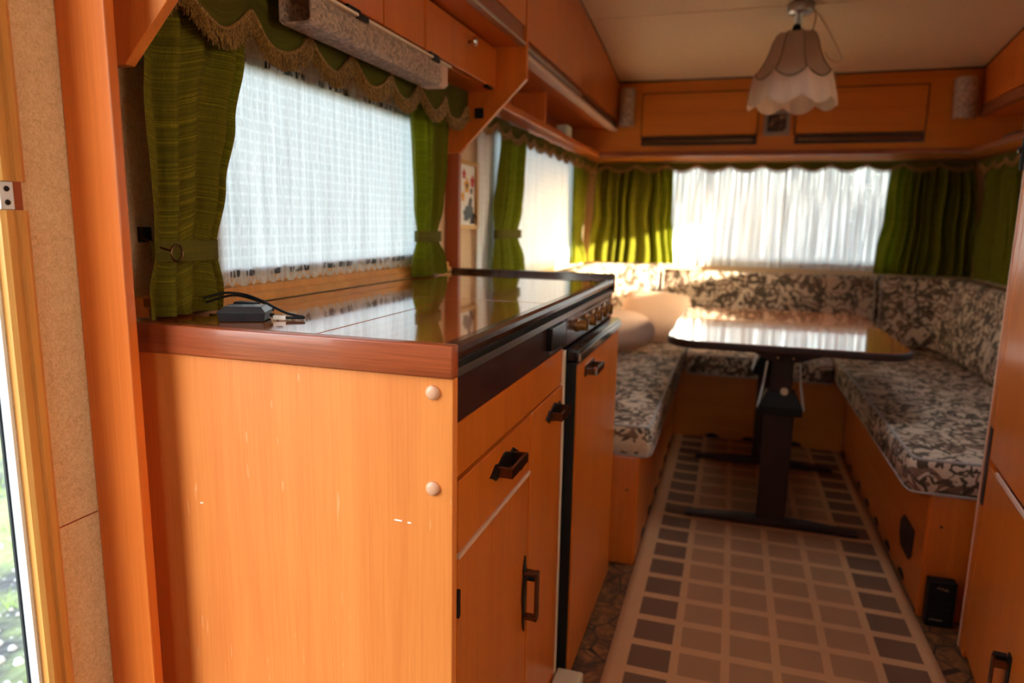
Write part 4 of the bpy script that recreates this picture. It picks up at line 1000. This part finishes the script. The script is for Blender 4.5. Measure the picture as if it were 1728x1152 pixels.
# ------------------------------------------------------------------ pendant lamp
PX, PY = 0.168, 2.85; zc = ceil_z(PY)
t = thing('pendant_lamp', 'cream bell-shaped fabric pendant lamp with scalloped skirt above the table', 'lamp', (PX, PY, 1.48))
MB().lathe([(0.040, 0), (0.046, 0.006), (0.046, 0.030), (0.030, 0.040)], (PX+0.006, PY, zc-0.034), 28).build('canopy', M['alu'], t, smooth=True)
MB().lathe([(0.012, 0.0), (0.013, 0.06), (0.022, 0.075)], (PX, PY, 1.778), 16).build('stem', M['alu'], t, smooth=True)
MB().lathe([(0.017, 0), (0.015, 0.018), (0.008, 0.030)], (PX-0.003, PY, 1.752), 16).build('socket', M['black'], t, smooth=True)
NP = 8
prof_s = [(1.752, 0.030), (1.750, 0.052), (1.738, 0.070), (1.715, 0.082), (1.68, 0.092), (1.645, 0.106), (1.615, 0.126), (1.595, 0.142)]
def rad(z):
    ps = prof_s[::-1]
    if z <= ps[0][0]: return ps[0][1] + (ps[0][0]-z)*0.22
    for a, b in zip(ps, ps[1:]):
        if z <= b[0]: return a[1] + (b[1]-a[1])*(z-a[0])/(b[0]-a[0])
    return ps[-1][1]
def facet(an):  # slightly concave panels between ribs
    return 1 - 0.045*abs(math.sin(NP*an/2))
rot0 = R(14)
def seam_z(an): return 1.604 - 0.027*abs(math.sin(NP*an/2))
def sk_z(an): return 1.512 - 0.028*abs(math.sin(NP*an/2 + 0.4))
def shade_f(u, v):
    an = 2*PI*u; z = 1.752 + (seam_z(an)-1.752)*v; r = rad(z)*(facet(an) if v > 0.05 else 1)
    return (PX + r*math.cos(an+rot0), PY + r*math.sin(an+rot0), z)
MB().grid(shade_f, 96, 22, lambda u, v: (u, v)).build('shade', M['shade'], t, smooth=True, fixn=False)
def skirt_f(u, v):
    an = 2*PI*u; z = seam_z(an) + (sk_z(an)-seam_z(an))*v; r = 0.143*facet(an) + 0.016*math.sin(PI*0.5*v) + 0.004*math.sin(NP*2*an)*v
    return (PX + r*math.cos(an+rot0), PY + r*math.sin(an+rot0), z)
MB().grid(skirt_f, 128, 8, lambda u, v: (u, v)).build('skirt', M['skirt'], t, smooth=True, fixn=False)
for i in range(NP):
    an = 2*PI*i/NP
    MB().tube([(PX + (rad(z)+0.001)*math.cos(an+rot0), PY + (rad(z)+0.001)*math.sin(an+rot0), z) for z in [1.750-0.146*k/12 for k in range(13)]], 0.0022, 6).build('rib', M['shade_trim'], t, smooth=True)
MB().tube([(PX + (rad(seam_z(a))*facet(a)+0.002)*math.cos(a+rot0), PY + (rad(seam_z(a))*facet(a)+0.002)*math.sin(a+rot0), seam_z(a)) for a in [2*PI*i/96 for i in range(96)]], 0.003, 6, closed=True).build('braid', M['shade_trim'], t, smooth=True)
MB().lathe([(0.012, 0), (0.026, 0.02), (0.028, 0.04), (0.014, 0.07), (0.012, 0.09)], (PX, PY, 1.64), 16).build('bulb', M['white_paint'], t, smooth=True)
MB().tube(catmull([(PX+0.045, PY, zc-0.02), (PX+0.075, PY, 1.800), (PX+0.115, PY, 1.735), (PX+0.152, PY, 1.668), (PX+0.158, PY, 1.650), (PX+0.140, PY, 1.643), (PX+0.115, PY, 1.655), (PX+0.098, PY, 1.680)], 6), 0.0028, 6).build('cord', M['cord'], t, smooth=True)
MB().tube(catmull([(PX+0.050, PY, zc-0.02), (PX+0.058, PY, 1.80), (PX+0.052, PY, 1.76), (PX+0.045, PY, 1.742)], 6), 0.0025, 6).build('cord', M['cord'], t, smooth=True)
